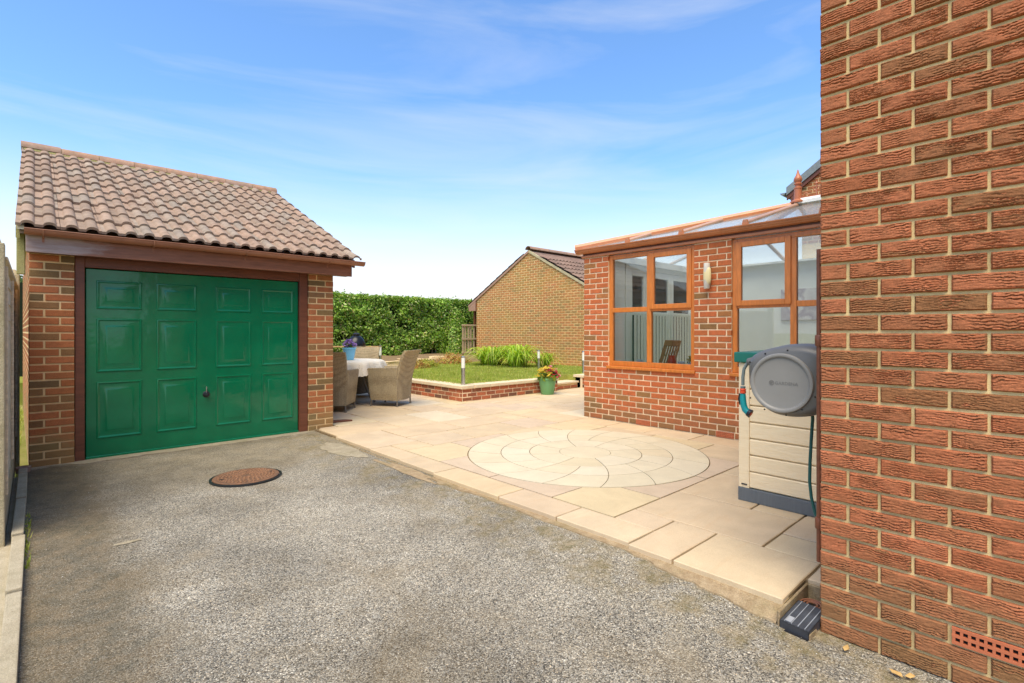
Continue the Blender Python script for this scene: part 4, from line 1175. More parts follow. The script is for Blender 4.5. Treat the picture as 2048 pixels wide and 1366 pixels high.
# neighbour's house showing over the conservatory
nh = thing('neighbour_house', 'red brick house gable with grey roof edge behind the conservatory roof', 'house', (12.6, 0, 0))
NHO = -Vector(nh.location)
hx, ye0, ze0, pt = 12.606, 3.98, 4.64, R(35)
m = MB(); m.prism([(hx, ye0, -.1), (hx, -4.0, -.1), (hx, -4.0, ze0), (hx, .0, ze0 + 3.98 * math.tan(pt)), (hx, ye0, ze0)], (7, 0, 0))
w = m.obj('wall', M['mortar_garage'], nh, loc=NHO)
def hspan(z):
    if z < ze0: return (0, 8.0)
    k = (z + .05 - ze0) / math.tan(pt); return (k, 7.8 - k)
lay(w, (hx, ye0), -math.pi / 2, 3.3, 60, hspan, M['brick_garage'], 'ga', key=lambda t: (t[0] > 1.6 or t[2] > 5.6,), maxparts=200)
M['slate'] = plain_mat('grey_verge_slate', (.20, .23, .235), .6, .2, 12, .4)
for s in (1, -1):
    yr, zr = .0, ze0 + 3.98 * math.tan(pt); yy = s * (3.98 + .30); zz = ze0 - .30 * math.tan(pt)
    m = MB(); m.prism([(hx - .09, yr, zr + .02), (hx - .09, yr, zr + .20), (hx - .09, yy, zz + .20), (hx - .09, yy, zz + .02)], (7.2, 0, 0)); m.obj('roof', M['slate'], nh, loc=NHO)
    m = MB(); m.prism([(hx - .06, yr, zr - .08), (hx - .06, yr, zr + .018), (hx - .06, yy, zz + .018), (hx - .06, yy, zz - .08)], (.05, 0, 0)); m.obj('verge_undercloak', M['brown_wood'], nh, loc=NHO)
m = MB(); m.box((hx - .05, ye0 + .01, ze0 - .36), (hx + 6, ye0 + .22, ze0 - .20)); m.obj('eaves_box', M['brown_wood'], nh, None, .01, 1, NHO)
gt2 = gutter('gutter', (hx + 6, ye0 + .37, ze0 - .13), (hx - .1, ye0 + .37, ze0 - .13), M['slate'], nh, .055); gt2.location = NHO

# ------------------------------------------------------------------ foliage
def leaf_cloud(pts, nrm, size, mat, name, parent=None, seed=1, loc=None, flat=.75):
    """one folded leaf (two faces) per point"""
    r = np.random.RandomState(seed); n = len(pts)
    d = np.asarray(nrm) * flat + r.normal(0, .55, (n, 3)); d /= np.linalg.norm(d, axis=1)[:, None] + 1e-9
    a = r.normal(0, 1, (n, 3)); a -= d * (a * d).sum(1)[:, None]; a /= np.linalg.norm(a, axis=1)[:, None] + 1e-9
    b = np.cross(d, a); s = size * r.uniform(.55, 1.25, (n, 1)); p = np.asarray(pts)
    V = np.empty((n, 4, 3)); V[:, 0] = p - a * s * .5; V[:, 1] = p + b * s * .30 + d * s * .1; V[:, 2] = p + a * s * .55; V[:, 3] = p - b * s * .30 + d * s * .1
    me = bpy.data.meshes.new(name); me.vertices.add(n * 4); me.vertices.foreach_set('co', V.ravel())
    idx = np.arange(n) * 4; tri = np.stack([idx, idx + 1, idx + 2, idx, idx + 2, idx + 3], 1).ravel()
    me.loops.add(n * 6); me.loops.foreach_set('vertex_index', tri.astype(np.int32))
    me.polygons.add(n * 2); me.polygons.foreach_set('loop_start', np.arange(n * 2) * 3); me.polygons.foreach_set('loop_total', np.full(n * 2, 3))
    me.update(calc_edges=True); me.validate(); me.materials.append(mat)
    return link(name, me, parent, loc)
M['hedge_leaf'] = leaf_mat('hedge_leaf', [(0, (.09, .19, .022)), (.25, (.16, .31, .035)), (.5, (.25, .42, .045)), (.75, (.35, .52, .065)), (.9, (.46, .56, .13)), (.96, (.64, .60, .33)), (1, (.50, .31, .11))], .4, .28)
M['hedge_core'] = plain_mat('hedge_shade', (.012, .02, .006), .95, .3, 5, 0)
hedge = thing('hedge', 'tall dense clipped green hedge closing the far side of the garden', 'hedge', (8.5, 15.8, .3))
HG = Vector(hedge.location)
m = MB(); NXH, NZH = 80, 20
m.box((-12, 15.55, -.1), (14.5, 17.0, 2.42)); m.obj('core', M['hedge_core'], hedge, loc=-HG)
r = np.random.RandomState(4); n = 60000
xs_ = r.uniform(2.5, 13.8, n); zs_ = r.uniform(.25, 2.55, n)
dep = r.beta(1.2, 2.2, n) * .5
wob = np.array([noise.noise((x * 1.1, z * 1.3, 0)) * .16 + noise.noise((x * 3.3, z * 3.3, 5)) * .10 for x, z in zip(xs_, zs_)])
topz = np.array([2.50 + .05 * noise.noise((x * 1.7, 0, 2)) + .035 * noise.noise((x * 6, 0, 2)) for x in xs_]) + r.uniform(-.03, .05, n)
zs_ = np.minimum(zs_, topz)
hole = np.array([noise.noise((x * 2.2, z * 2.2, 8)) for x, z in zip(xs_, zs_)])
kp = (hole > -.30) | (r.rand(n) < .2)
pts = np.stack([xs_, 15.12 + dep + wob, zs_], 1)[kp]; nn_ = np.tile([0, -1, .45], (len(pts), 1))
leaf_cloud(pts - np.array(HG), nn_, .085, M['hedge_leaf'], 'foliage', hedge, 2)
n = 18000; x_ = r.uniform(2.5, 13.8, n); y_ = r.uniform(15.1, 16.9, n)
z_ = np.array([2.50 + .05 * noise.noise((x * 1.7, 0, 2)) + .04 * noise.noise((x * 6, y * 6, 2)) for x, y in zip(x_, y_)]) + r.uniform(-.10, .05, n)
leaf_cloud(np.stack([x_, y_, z_], 1) - np.array(HG), np.tile([0, 0, 1.0], (n, 1)), .08, M['hedge_leaf'], 'clipped_top', hedge, 3)
n = 500; x_ = r.uniform(2.5, 13.8, n); zz_ = 2.50 + r.exponential(.045, n)
leaf_cloud(np.stack([x_, r.uniform(15.05, 16.0, n), zz_], 1) - np.array(HG), np.tile([0, -.4, .6], (n, 1)), .075, M['hedge_leaf'], 'stray_shoots', hedge, 9)
M['bark'] = plain_mat('hedge_stem', (.13, .095, .055), .9, .3, 20, .5)
for k in range(9):
    x = 5.6 + .7 * k + random.uniform(-.2, .2); m = MB(); y = 15.3
    m.tube([(x, y, .3), (x + random.uniform(-.1, .1), y - .03, .7), (x + random.uniform(-.3, .3), y - .02, 1.2)], [.03, .022, .01], 6); m.obj('stem', M['bark'], hedge, 60, loc=-HG)

def strap_clump(name, label, c, n, rad, h, mat, seed, group=None, w=.019, cat='plant'):
    """arching strap leaves from one crown"""
    r = random.Random(seed); m = MB()
    for k in range(n):
        a = r.uniform(0, 6.283); r0 = r.uniform(0, .35) * rad; hh = h * r.uniform(.45, 1.15); out = rad * r.uniform(.3, 1.15); dr = r.uniform(.66, .93)
        bx, by = r0 * math.cos(a), r0 * math.sin(a); S = 6; vs = []
        tw = r.uniform(-.4, .4); ww = w * r.uniform(.7, 1.3)
        for s in range(S + 1):
            t = s / S; d = out * t ** 1.25; z = hh * math.sin(math.pi * t * dr)
            px, py = bx + d * math.cos(a + tw * t), by + d * math.sin(a + tw * t); q = ww * (1 - .9 * t ** 2)
            vs += [(px - q * math.sin(a), py + q * math.cos(a), max(z, .01)), (px + q * math.sin(a), py - q * math.cos(a), max(z, .01))]
        m.add(vs, [(2*s, 2*s+1, 2*s+3, 2*s+2) for s in range(S)])
    t_ = thing(name, label, cat, c, 0, group)
    m.obj('leaves', mat, t_, 80)
    m = MB(); m.lathe([(rad * .4, -.03), (rad * .35, .03), (rad * .15, .06)], n=9); m.obj('crown', M['bark'], t_)
    return t_
M['strap'] = leaf_mat('strap_leaf', [(0, (.20, .36, .03)), (.4, (.36, .54, .045)), (.7, (.52, .64, .07)), (.92, (.60, .62, .14)), (1, (.50, .36, .13))], .4, .4)
strap_clump('daylily_plant', 'bright green arching strap-leaved clump, nearer to the pale lamp post', (9.75, 10.25, ZL), 300, .70, .56, M['strap'], 4, 'strap-leaved clumps at the back of the lawn')
strap_clump('daylily_plant', 'yellow-green arching strap-leaved clump, nearer to the slatted fence', (9.75, 11.35, ZL), 300, .85, .50, M['strap'], 9, 'strap-leaved clumps at the back of the lawn')
strap_clump('daylily_plant', 'small dark green strap-leaved clump at the foot of the buff wall', (10.35, 9.85, ZL), 130, .5, .36, M['strap'], 11, 'strap-leaved clumps at the back of the lawn')
# flower stalks above the clumps
M['rust_leaf'] = leaf_mat('rusty_foliage', [(0, (.46, .19, .05)), (.4, (.58, .29, .09)), (.7, (.52, .40, .10)), (1, (.32, .36, .06))], .6, .25)
def low_bush(name, label, c, rx, ry, h, n, mat, seed, size=.06, cat='plant', group=None):
    r = np.random.RandomState(seed); u = r.normal(0, 1, (n, 3)); u /= np.linalg.norm(u, axis=1)[:, None]; u[:, 2] = np.abs(u[:, 2])
    k = r.uniform(.55, 1.05, (n, 1)) * (1 + .35 * np.array([noise.noise(Vector(q) * 2.5) for q in u]))[:, None]
    p = u * k * np.array([rx, ry, h])
    t_ = thing(name, label, cat, c, 0, group)
    leaf_cloud(p, u, size, mat, 'foliage', t_, seed)
    m = MB()
    for q in range(7):
        a = q * .9; m.tube([(0, 0, 0), (rx * .5 * math.cos(a), ry * .5 * math.sin(a), h * .6)], [.008, .003], 5)
    m.obj('stems', M['bark'], t_)
    return t_
low_bush('rusty_plant', 'rusty orange fading plant just behind the wicker chair back', (7.35, 11.65, ZL), .42, .3, .24, 900, M['rust_leaf'], 3, group='fading plants along the lawn edge')
M['lime_leaf'] = leaf_mat('lime_foliage', [(0, (.30, .36, .045)), (.5, (.46, .46, .07)), (1, (.52, .36, .08))], .6, .3)
low_bush('lime_plant', 'low yellow-green plant between the rusty orange plants', (7.95, 12.0, ZL), .38, .3, .22, 800, M['lime_leaf'], 5, group='fading plants along the lawn edge')
low_bush('rusty_plant', 'rusty orange fading plant in front of the slatted fence', (9.35, 12.7, ZL), .62, .4, .32, 1300, M['rust_leaf'], 8, group='fading plants along the lawn edge')
low_bush('dark_shrub', 'dark green shrub at the dim right end of the hedge', (11.05, 14.75, .3), .6, .4, 1.7, 6000, M['hedge_leaf'], 12, .075, 'shrub')

# stones edging the bed in front of the hedge
M['rock'] = tint_slab('bed_edging_stone', (.66, .49, .26))
M['soil'] = plain_mat('dry_soil', (.22, .145, .07), .95, .3, 12, .8, 60)
m = MB(); vs = []; NB = 40
for i in range(NB + 1):
    x = 4.9 + 6.2 * i / NB
    for y, z in ((12.75, ZL - .02), (12.95, ZL + .10), (13.6, ZL + .18), (15.4, ZL + .22)):
        vs.append((x, y + .12 * noise.noise((x * 1.2, y, 0)), z + .05 * noise.noise((x * 2, y * 2, 1))))
m.add(vs, [(i*4+k, (i+1)*4+k, (i+1)*4+k+1, i*4+k+1) for i in range(NB) for k in range(3)])
struct(m.obj('hedge_bed', M['soil'], None, 60))
rk = [(6.55, 12.35, .62, .30, .14, 'long pale flat stone beside the wicker chair'), (7.3, 12.75, .55, .3, .16, 'flat tan stone behind the rusty plant'), (7.95, 13.0, .5, .32, .2, 'squarish tan stone in the middle of the bed edging'),
      (8.6, 13.1, .6, .3, .17, 'broad tan stone right of the middle of the bed edging'), (9.2, 13.3, .45, .3, .22, 'upright grey-tan stone near the slatted fence'), (6.1, 12.9, .5, .3, .26, 'raised tan stone under the far lamp post'), (6.9, 13.3, .6, .35, .28, 'dark tan stone set back under the hedge')]
for k, (x, y, a, b, c, lb) in enumerate(rk):
    bm = bmesh.new(); bmesh.ops.create_cube(bm, size=1); bmesh.ops.subdivide_edges(bm, edges=bm.edges[:], cuts=3, use_grid_fill=True)
    for v in bm.verts:
        d = noise.noise_vector(v.co * 2.2 + Vector((k * 7, 0, 0))) * .12; v.co += d; v.co = Vector((v.co.x * a, v.co.y * b, (v.co.z + .45) * c))
    me = bpy.data.meshes.new('edging_stone'); bm.to_mesh(me); bm.free(); me.materials.append(M['rock'])
    o = link('edging_stone', me, None, (x, y, ZL + .01), random.uniform(-.4, .4)); tag(o, lb, 'stone', 'stones edging the bed under the hedge')

# slatted fence between hedge and neighbour's garage
M['greywood'] = wood_paint('weathered_fence_timber', (.42, .33, .20), .85, (.30, .25, .15))
sf = thing('slatted_fence', 'short weathered slatted fence between hedge and buff garage', 'fence', (10.85, 14.0, .3))
for k in range(5): box('slat', (-.14 + .118 * k, -.01 + .02 * (k % 2), 0), (-.14 + .118 * k + .075, .008 + .02 * (k % 2), 1.28 + random.uniform(-.01, .01)), M['greywood'], sf, .003)
for z in (.33, .80, 1.27): box('rail', (-.17, -.045, z - .03), (.52, -.013, z + .03), M['greywood'], sf, .003)
box('post', (.44, .035, 0), (.52, .11, 1.9), M['brown_wood'], sf, .004)

# ------------------------------------------------------------------ fence at the left
M['postconc'] = concrete_mat('mossy_concrete_post', (.42, .345, .205), (.54, .455, .30), .45, 6)
M['panelwood'] = wood_paint('silvered_fence_board', (.66, .56, .40), .85, (.52, .43, .28))
fence = thing('boundary_fence', 'weathered panel fence with concrete posts along the left edge', 'fence', (-.17, 5, 0))
FO = -Vector(fence.location)
for y, zt, dx in ((4.50, 1.945, -.022), (7.12, 1.965, .004)):
    m = MB(); m.prism([(-.215 + dx, y - .05, -.05), (-.112 + dx, y - .05, -.05), (-.112 + dx, y + .05, -.05), (-.215 + dx, y + .05, -.05)], (0, 0, zt)); 
    m.prism([(-.20 + dx, y - .04, zt - .0501), (-.127 + dx, y - .04, zt - .0501), (-.14 + dx, y - .02, zt + .0), (-.19 + dx, y - .02, zt + .0)], (0, .06, 0))
    m.obj('post', M['postconc'], fence, None, .008, 2, FO)
for y0, y1 in ((4.55, 7.07),):
    m = MB(); m.box((-.185, y0, 0), (-.135, y1, .30)); m.obj('gravel_board', M['postconc'], fence, None, .005, 1, FO)
    k = 0; z = .303
    while z < 1.70:
        zz = min(z + .145, 1.78)
        m = MB(); m.prism([(-.168, y0, z), (-.140, y0, z), (-.150, y0, zz + .012), (-.160, y0, zz + .012)], (0, y1 - y0, 0)); m.obj('board', M['panelwood'], fence, loc=FO); z += .125
    for y in (y0 + .01, (y0 + y1) / 2, y1 - .05):
        m = MB(); m.box((-.139, y, .31), (-.122, y + .04, 1.76)); m.obj('batten', M['panelwood'], fence, None, .003, 1, FO)
    m = MB(); m.box((-.176, y0, 1.80), (-.122, y1, 1.82)); m.obj('cap_rail', M['panelwood'], fence, None, .003, 1, FO)
# dark brick wall and a tree glimpsed down the gap
gw = thing('side_wall', 'dark brick wall glimpsed down the gap left of the garage', 'wall', (-.5, 16, 0))
m = MB(); m.box((-2.5, 0, -.1), (.9, .2, 1.35)); w = m.obj('wall', M['mortar_house'], gw)
lay(w, (-2.5, 0), 0, -.06, 18, lambda z: (0, 3.4), M['brick_wallr'], 'rw', maxparts=290)
M['tree_leaf'] = leaf_mat('tree_leaf', [(0, (.05, .09, .02)), (.5, (.10, .16, .035)), (1, (.17, .22, .07))], .5, .3)
def tree(name, label, c, h, rad, n, seed):
    t_ = thing(name, label, 'tree', c); r = np.random.RandomState(seed); m = MB()
    m.tube([(0, 0, 0), (.05, 0, h * .3), (0, .05, h * .55), (.03, 0, h * .8)], [.14, .11, .07, .02], 8)
    for k in range(8):
        a = k * 2.4; z = h * (.35 + .05 * k); m.tube([(0, 0, z), (rad * .45 * math.cos(a), rad * .45 * math.sin(a), z + .5), (rad * .8 * math.cos(a), rad * .8 * math.sin(a), z + .8)], [.05, .03, .01], 6)
    m.obj('trunk', M['bark'], t_, 50)
    cl = r.normal(0, 1, (26, 3)); cl /= np.linalg.norm(cl, axis=1)[:, None]; cl *= r.uniform(.3, .9, (26, 1)) * np.array([rad, rad, h * .36])
    ci = r.randint(0, 26, n); p = cl[ci] + r.normal(0, rad * .2, (n, 3)); u = p / (np.linalg.norm(p, axis=1)[:, None] + 1e-6)
    p[:, 2] += h * .66
    leaf_cloud(p, u, .14, M['tree_leaf'], 'crown', t_, seed); return t_
tree('garden_tree', 'small leafy tree glimpsed down the gap left of the garage', (-.55, 21, 0), 3.1, 1.1, 5000, 6)
# ------------------------------------------------------------------ manhole cover
M['rust'] = (lambda n: n.finish(n.mix(n.ramp(n.noise(n.geo_pos(), 14, 6, .7), [(.35, 0), (.65, 1)]), (.25, .12, .06), (.14, .08, .045)), .75, n.bump(n.noise(n.geo_pos(), 150, 3, .6), .4, .003), metal=.25))(N('rusty_iron'))
mh = thing('manhole_cover', 'round rusty iron manhole cover set in the drive', 'manhole cover', (1.385, 4.965, zd(4.965, 1.385) + .006))
m = MB(); pr = [(.285, -.03), (.285, .004), (.272, .006), (.272, -.03)]; m.lathe(pr, n=48); 
m = MB(); vs = []; n_ = 56
for rr, z in ((.292, -.03), (.290, .003), (.272, .006), (.270, -.03)): vs += [(rr * math.cos(2*math.pi*k/n_), rr * math.sin(2*math.pi*k/n_), z) for k in range(n_)]
m.add(vs, [(i*n_+k, i*n_+(k+1)%n_, (i+1)*n_+(k+1)%n_, (i+1)*n_+k) for i in range(3) for k in range(n_)]); m.obj('frame_ring', M['blackplastic'], mh, 40)
m = MB(); m.lathe([(.262, -.03), (.266, .008), (.260, .012), (.236, .012), (.232, .009), (.02, .010)], n=56); cv = m.obj('cover', M['rust'], mh, 40)
m = MB()
for ri in range(7):
    rr = .05 + .028 * ri; k_n = int(rr * 2 * math.pi / .034)
    for k in range(k_n):
        t = 2 * math.pi * (k + .5 * (ri % 2)) / k_n; x, y = rr * math.cos(t), rr * math.sin(t); ct, stt = math.cos(t + (.78 if k % 2 else -.78)), math.sin(t + (.78 if k % 2 else -.78)); a, b = .010, .004
        q = [(x + ct * u - stt * v, y + stt * u + ct * v) for u, v in ((-a, -b), (a, -b), (a, b), (-a, b))]
        m.prism([(p[0], p[1], .009) for p in q], (0, 0, .0055))
M['rust_hi'] = plain_mat('worn_iron_tread', (.38, .205, .11), .6, .25, 40, .2, metal=.2)
stuff(m.obj('tread_studs', M['rust_hi'], cv))
for t in (0, math.pi):
    m = MB(); m.box((-.018, -.009, 0), (.018, .009, .0145)); o = m.obj('lifting_keyway', M['blackplastic'], cv, None, .002, 1, (.2 * math.cos(t), .2 * math.sin(t), 0))

# broken terracotta pipe by the fence post, brown offcut by the garage corner
m = MB(); vs = []
for rr, z in ((.05, 0), (.055, .05), (.04, .055), (.036, .0)): vs += [(rr * math.cos(2*math.pi*k/14), rr * math.sin(2*math.pi*k/14), z + (.012 * noise.noise((k, 0, 0)) if z > .01 else 0)) for k in range(14)]
m.add(vs, [(i*14+k, i*14+(k+1)%14, (i+1)*14+(k+1)%14, (i+1)*14+k) for i in range(3) for k in range(14)])
tag(m.obj('terracotta_pipe', M['ridge'], None, 40, loc=(-.075, 6.50, .055)), 'broken stub of terracotta pipe at the foot of the garage pier', 'pipe')
m = MB(); m.prism([(0, 0, 0), (.30, -.05, 0), (.24, .05, 0), (0, .12, 0)], (0, 0, .022))
tag(m.obj('timber_offcut', M['brown_wood'], None, None, .004, 1, (2.95, 6.80, ZP + .003)), 'flat dark brown wedge lying on the paving at the garage corner', 'timber offcut')

# ------------------------------------------------------------------ wicker chairs, table
def wicker_mat(name, col, dark):
    n = N(name)
    v = n.coord('Object')
    w1 = n.new('TexWave', wave_type='BANDS', bands_direction='Z'); n.ln(v, w1.inputs[0]); w1.inputs['Scale'].default_value = 26; w1.inputs['Distortion'].default_value = 1.2; w1.inputs['Detail'].default_value = 2
    ck = n.new('TexVoronoi'); mp = n.new('Mapping'); n.ln(v, mp.inputs[0]); mp.inputs['Scale'].default_value = (45, 45, 140); n.ln(mp.outputs[0], ck.inputs['Vector']); ck.inputs['Scale'].default_value = 1; ck.inputs['Randomness'].default_value = .35
    c = n.mix(n.ramp(ck.outputs['Distance'], [(.25, 0), (.75, 1)]), col, dark)
    c = n.mix(n.ramp(w1.outputs['Fac'], [(.1, .35), (.6, 0)]), c, dark)
    c = n.mix(1.0, c, n.ramp(n.noise(v, 5, 4, .6), [(.3, .85), (.7, 1.12)]), 'MULTIPLY')
    h = n.math('SUBTRACT', n.math('MULTIPLY', w1.outputs['Fac'], .6), ck.outputs['Distance'])
    return n.finish(c, .6, n.bump(h, .7, .006), spec=.35)
M['wicker'] = wicker_mat('grey_brown_wicker', (.56, .45, .27), (.26, .195, .105))
M['wicker_dark'] = wicker_mat('dark_brown_wicker', (.13, .10, .06), (.05, .038, .022))  # the dark weave of the table pedestal
M['cushion'] = plain_mat('cream_cushion', (.62, .56, .44), .9, .06, 6, .1)
M['steel'] = plain_mat('dull_aluminium_leg', (.22, .19, .15), .45, .15, 20, .1, metal=.5)
def wicker_chair(label, c, face):
    """front looks along +x before turning"""
    t_ = thing('wicker_chair', label, 'chair', (c[0], c[1], ZP), face, 'wicker chairs around the garden table')
    # side panels: arm height .64 sloping a little, tapering in towards the foot
    for s in (-1, 1):
        yo, yi = s * .30, s * .245; yb = s * .255
        m = MB(); P = [(-.25, yb, .10), (.25, yb, .10), (.30, yo, .615), (.27, yo, .64), (-.27, yo, .66)]
        Q = [(-.25, yb - s * .05, .10), (.25, yb - s * .05, .10), (.30, yi, .615), (.27, yi, .64), (-.27, yi, .66)]
        n_ = 5; m.add(P + Q, [tuple(range(n_)) if s > 0 else tuple(range(n_ - 1, -1, -1)), tuple(range(2*n_-1, n_-1, -1)) if s > 0 else tuple(range(n_, 2*n_))] + [((i, i + n_, (i+1) % n_ + n_, (i+1) % n_)) if s > 0 else ((i, (i+1) % n_, (i+1) % n_ + n_, i + n_)) for i in range(n_)])
        m.obj('side_panel', M['wicker'], t_, None, .012, 2)
    m = MB(); m.add([(.25, -.205, .10), (.25, .205, .10), (.275, .225, .41), (.275, -.225, .41), (.21, -.205, .10), (.21, .205, .10), (.235, .225, .41), (.235, -.225, .41)],
                    [(0, 1, 2, 3), (7, 6, 5, 4), (0, 4, 5, 1), (1, 5, 6, 2), (2, 6, 7, 3), (3, 7, 4, 0)]); m.obj('front_panel', M['wicker'], t_, None, .008, 2)
    box('seat', (-.24, -.235, .37), (.265, .235, .405), M['wicker'], t_, .01, 2)
    box('cushion', (-.21, -.225, .405), (.26, .225, .465), M['cushion'], t_, .022, 3)
    # back: swept section that leans out towards its top
    m = MB(); S = 12; vs = []
    for i in range(S + 1):
        z = .10 + .84 * i / S; t = i / S
        lean = -.25 - .16 * max(0, (z - .30) / .64) ** 1.5 - (.03 * max(0, (t - .85) / .15) ** 2); hw = .255 + .035 * t
        for j in range(9):
            y = -hw + 2 * hw * j / 8; vs.append((lean - .025 * (1 - (y / hw) ** 2), y, z))
        for j in range(9):
            y = hw - 2 * hw * j / 8; vs.append((lean + .045 - .025 * (1 - (y / hw) ** 2), y, z))
    m.add(vs, [(i*18+j, (i+1)*18+j, (i+1)*18+(j+1) % 18, i*18+(j+1) % 18) for i in range(S) for j in range(18)] + [tuple(range(18)), tuple(range((S+1)*18-1, S*18-1, -1))])
    m.obj('backrest', M['wicker'], t_, 50)
    for x in (-.235, .235):
        for y in (-.235, .235):
            m = MB(); m.tube([(x, y, .13), (x * 1.04, y * 1.04, .02)], .013, 10); m.lathe([(.016, 0), (.017, .012), (.013, .022)], (x * 1.04, y * 1.04, 0), 10); m.obj('leg', M['steel'], t_, 40)
    return t_
wicker_chair('wicker armchair seen from its side, in front of the lawn wall', (4.49, 7.87), R(122))
wicker_chair('wicker armchair half hidden behind the garage corner', (3.52, 7.93), R(48))
wicker_chair('wicker armchair facing the drive from behind the table', (4.62, 9.28), R(229))
wicker_chair('wicker armchair almost wholly hidden behind the garage, a sliver of its back showing', (3.93, 9.55), R(285))
tb = thing('garden_table', 'round garden table on a dark woven pedestal under a cream cloth', 'table', (4.06, 8.60, ZP))
m = MB(); m.lathe([(.56, .70), (.58, .715), (.58, .735), (.56, .742)], n=40); m.obj('table_top', M['wicker'], tb, 40)
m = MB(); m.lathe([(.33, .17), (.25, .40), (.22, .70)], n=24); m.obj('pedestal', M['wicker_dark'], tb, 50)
for k in range(4):
    t = math.pi / 4 + k * math.pi / 2 + .2; m = MB(); m.tube([(.24 * math.cos(t), .24 * math.sin(t), .45), (.34 * math.cos(t), .34 * math.sin(t), .17), (.45 * math.cos(t), .45 * math.sin(t), .015)], .016, 10); m.lathe([(.018, 0), (.019, .012), (.014, .022)], (.45 * math.cos(t), .45 * math.sin(t), 0), 10); m.obj('leg', M['steel'], tb, 40)
def lace_mat():
    n = N('cream_lace'); v = n.coord('Object'); g = n.coord('Object', (1, 1, 1))
    sp_ = n.new('SeparateXYZ'); n.ln(v, sp_.inputs[0])
    vo = n.voro(g, 42, 'F1', 'Distance', .4)
    hole = n.math('MULTIPLY', n.ramp(vo, [(.16, 1), (.2, 0)]), n.ramp(n.math('MULTIPLY', sp_.outputs[2], -1), [(.05, 0), (.07, 1)]))
    d = n.new('BsdfPrincipled'); d.inputs['Base Color'].default_value = (.80, .72, .57, 1); d.inputs['Roughness'].default_value = .9
    n.ln(n.bump(vo, .5, .004), d.inputs['Normal'])
    tr = n.new('BsdfTransparent'); mx = n.new('MixShader'); n.ln(hole, mx.inputs[0]); n.ln(d.outputs[0], mx.inputs[1]); n.ln(tr.outputs[0], mx.inputs[2]); n.ln(mx.outputs[0], n.out.inputs[0]); return n.m
M['lace'] = lace_mat()
m = MB(); vs = []; NT = 120
rings = [(.0001, .0), (.3, .0), (.5, .001), (.58, -.001), (.605, -.012), (.618, -.04), (.628, -.09), (.635, -.15), (.64, -.21)]
for ir, (rr, z) in enumerate(rings):
    for k in range(NT):
        t = 2 * math.pi * k / NT; f = max(0, (ir - 3) / 5)
        wv = f * (.035 * math.sin(11 * t + .6) + .018 * math.sin(23 * t) + .012 * math.sin(37 * t)); zz = z
        if f > 0: zz += -.05 * f * abs(math.sin(3 * t + .9)) + (.012 * abs(math.sin(30 * t)) if ir == len(rings) - 1 else 0)
        vs.append(((rr + wv) * math.cos(t), (rr + wv) * math.sin(t), zz + .003 * noise.noise((rr * 9 * math.cos(t), rr * 9 * math.sin(t), 0))))
m.add(vs, [(i*NT+k, i*NT+(k+1) % NT, (i+1)*NT+(k+1) % NT, (i+1)*NT+k) for i in range(len(rings) - 1) for k in range(NT)])
tag(m.obj('tablecloth', M['lace'], None, 70, loc=(4.06, 8.60, ZP + .75)), 'cream lace cloth draped over the round garden table', 'tablecloth')

# ------------------------------------------------------------------ flower pots
def pot_mesh(r0, r1, h, rim=.012):
    m = MB(); m.lathe([(r0 * .96, 0), (r0, .006), (r1 * .97, h * .9), (r1 + rim * .4, h * .905), (r1 + rim * .4, h), (r1 - .008, h), (r1 - .014, h * .86), (.002, h * .86)], n=32); return m
def flowers(parent, c, rx, rz, n, mats, seed, leafmat, size=.035, nleaf=150):
    r = np.random.RandomState(seed)
    u = r.normal(0, 1, (nleaf, 3)); u /= np.linalg.norm(u, axis=1)[:, None]; u[:, 2] = np.abs(u[:, 2])
    leaf_cloud(u * r.uniform(.4, .95, (nleaf, 1)) * np.array([rx, rx, rz]) + np.array(c), u, size * 1.8, leafmat, 'leaves', parent, seed)
    for k, mt in enumerate(mats):
        m = MB(); cnt = n // len(mats)
        for q in range(cnt):
            a = r.uniform(0, 6.283) if len(mats) == 1 else r.uniform(-1.3, 1.3) + k * 6.283 / len(mats) + r.uniform(-.4, .4); rr = rx * r.uniform(.1, 1.05) ; z = c[2] + rz * r.uniform(.35, 1.05) * (1.15 - .5 * (rr / rx) ** 2)
            p = Vector((c[0] + rr * math.cos(a), c[1] + rr * math.sin(a), z)); s = size * r.uniform(.6, 1.15)
            tl = Vector((r.normal(0, .5), r.normal(0, .5), 1)).normalized(); ax = tl.orthogonal().normalized(); ay = tl.cross(ax)
            for b in range(6):
                t = b * 1.047; d = ax * math.cos(t) + ay * math.sin(t); e = ax * -math.sin(t) + ay * math.cos(t)
                m.add([p, p + d * s * .55 + e * s * .3 + tl * s * .22, p + d * s + tl * s * .12, p + d * s * .55 - e * s * .3 + tl * s * .22], [(0, 1, 2), (0, 2, 3)])
            m.add([p + ax * s * .2 + tl * s * .1, p + ay * s * .2 + tl * s * .1, p - ax * s * .2 + tl * s * .1, p - ay * s * .2 + tl * s * .1, p + tl * s * .35], [(0, 1, 4), (1, 2, 4), (2, 3, 4), (3, 0, 4)])
        m.obj('blossoms', mt, parent)
fl = lambda name, a, b: leaf_mat(name, [(0, a), (1, b)], .6, .35)
M['purple'] = fl('purple_petal', (.30, .16, .60), (.52, .36, .80)); M['red'] = fl('red_petal', (.55, .02, .05), (.70, .06, .14)); M['pink'] = fl('pink_petal', (.70, .18, .28), (.75, .32, .40))
M['yellow'] = fl('yellow_petal', (.75, .52, .04), (.80, .65, .12)); M['greenleaf'] = leaf_mat('pot_plant_leaf', [(0, (.07, .14, .02)), (.5, (.18, .27, .03)), (1, (.38, .42, .05))], .5, .3)
M['bluepot'] = plain_mat('sky_blue_pot', (.20, .55, .80), .35, .06, 5, .02); M['greenpot'] = plain_mat('matt_green_planter', (.16, .37, .145), .55, .08, 4, .05)
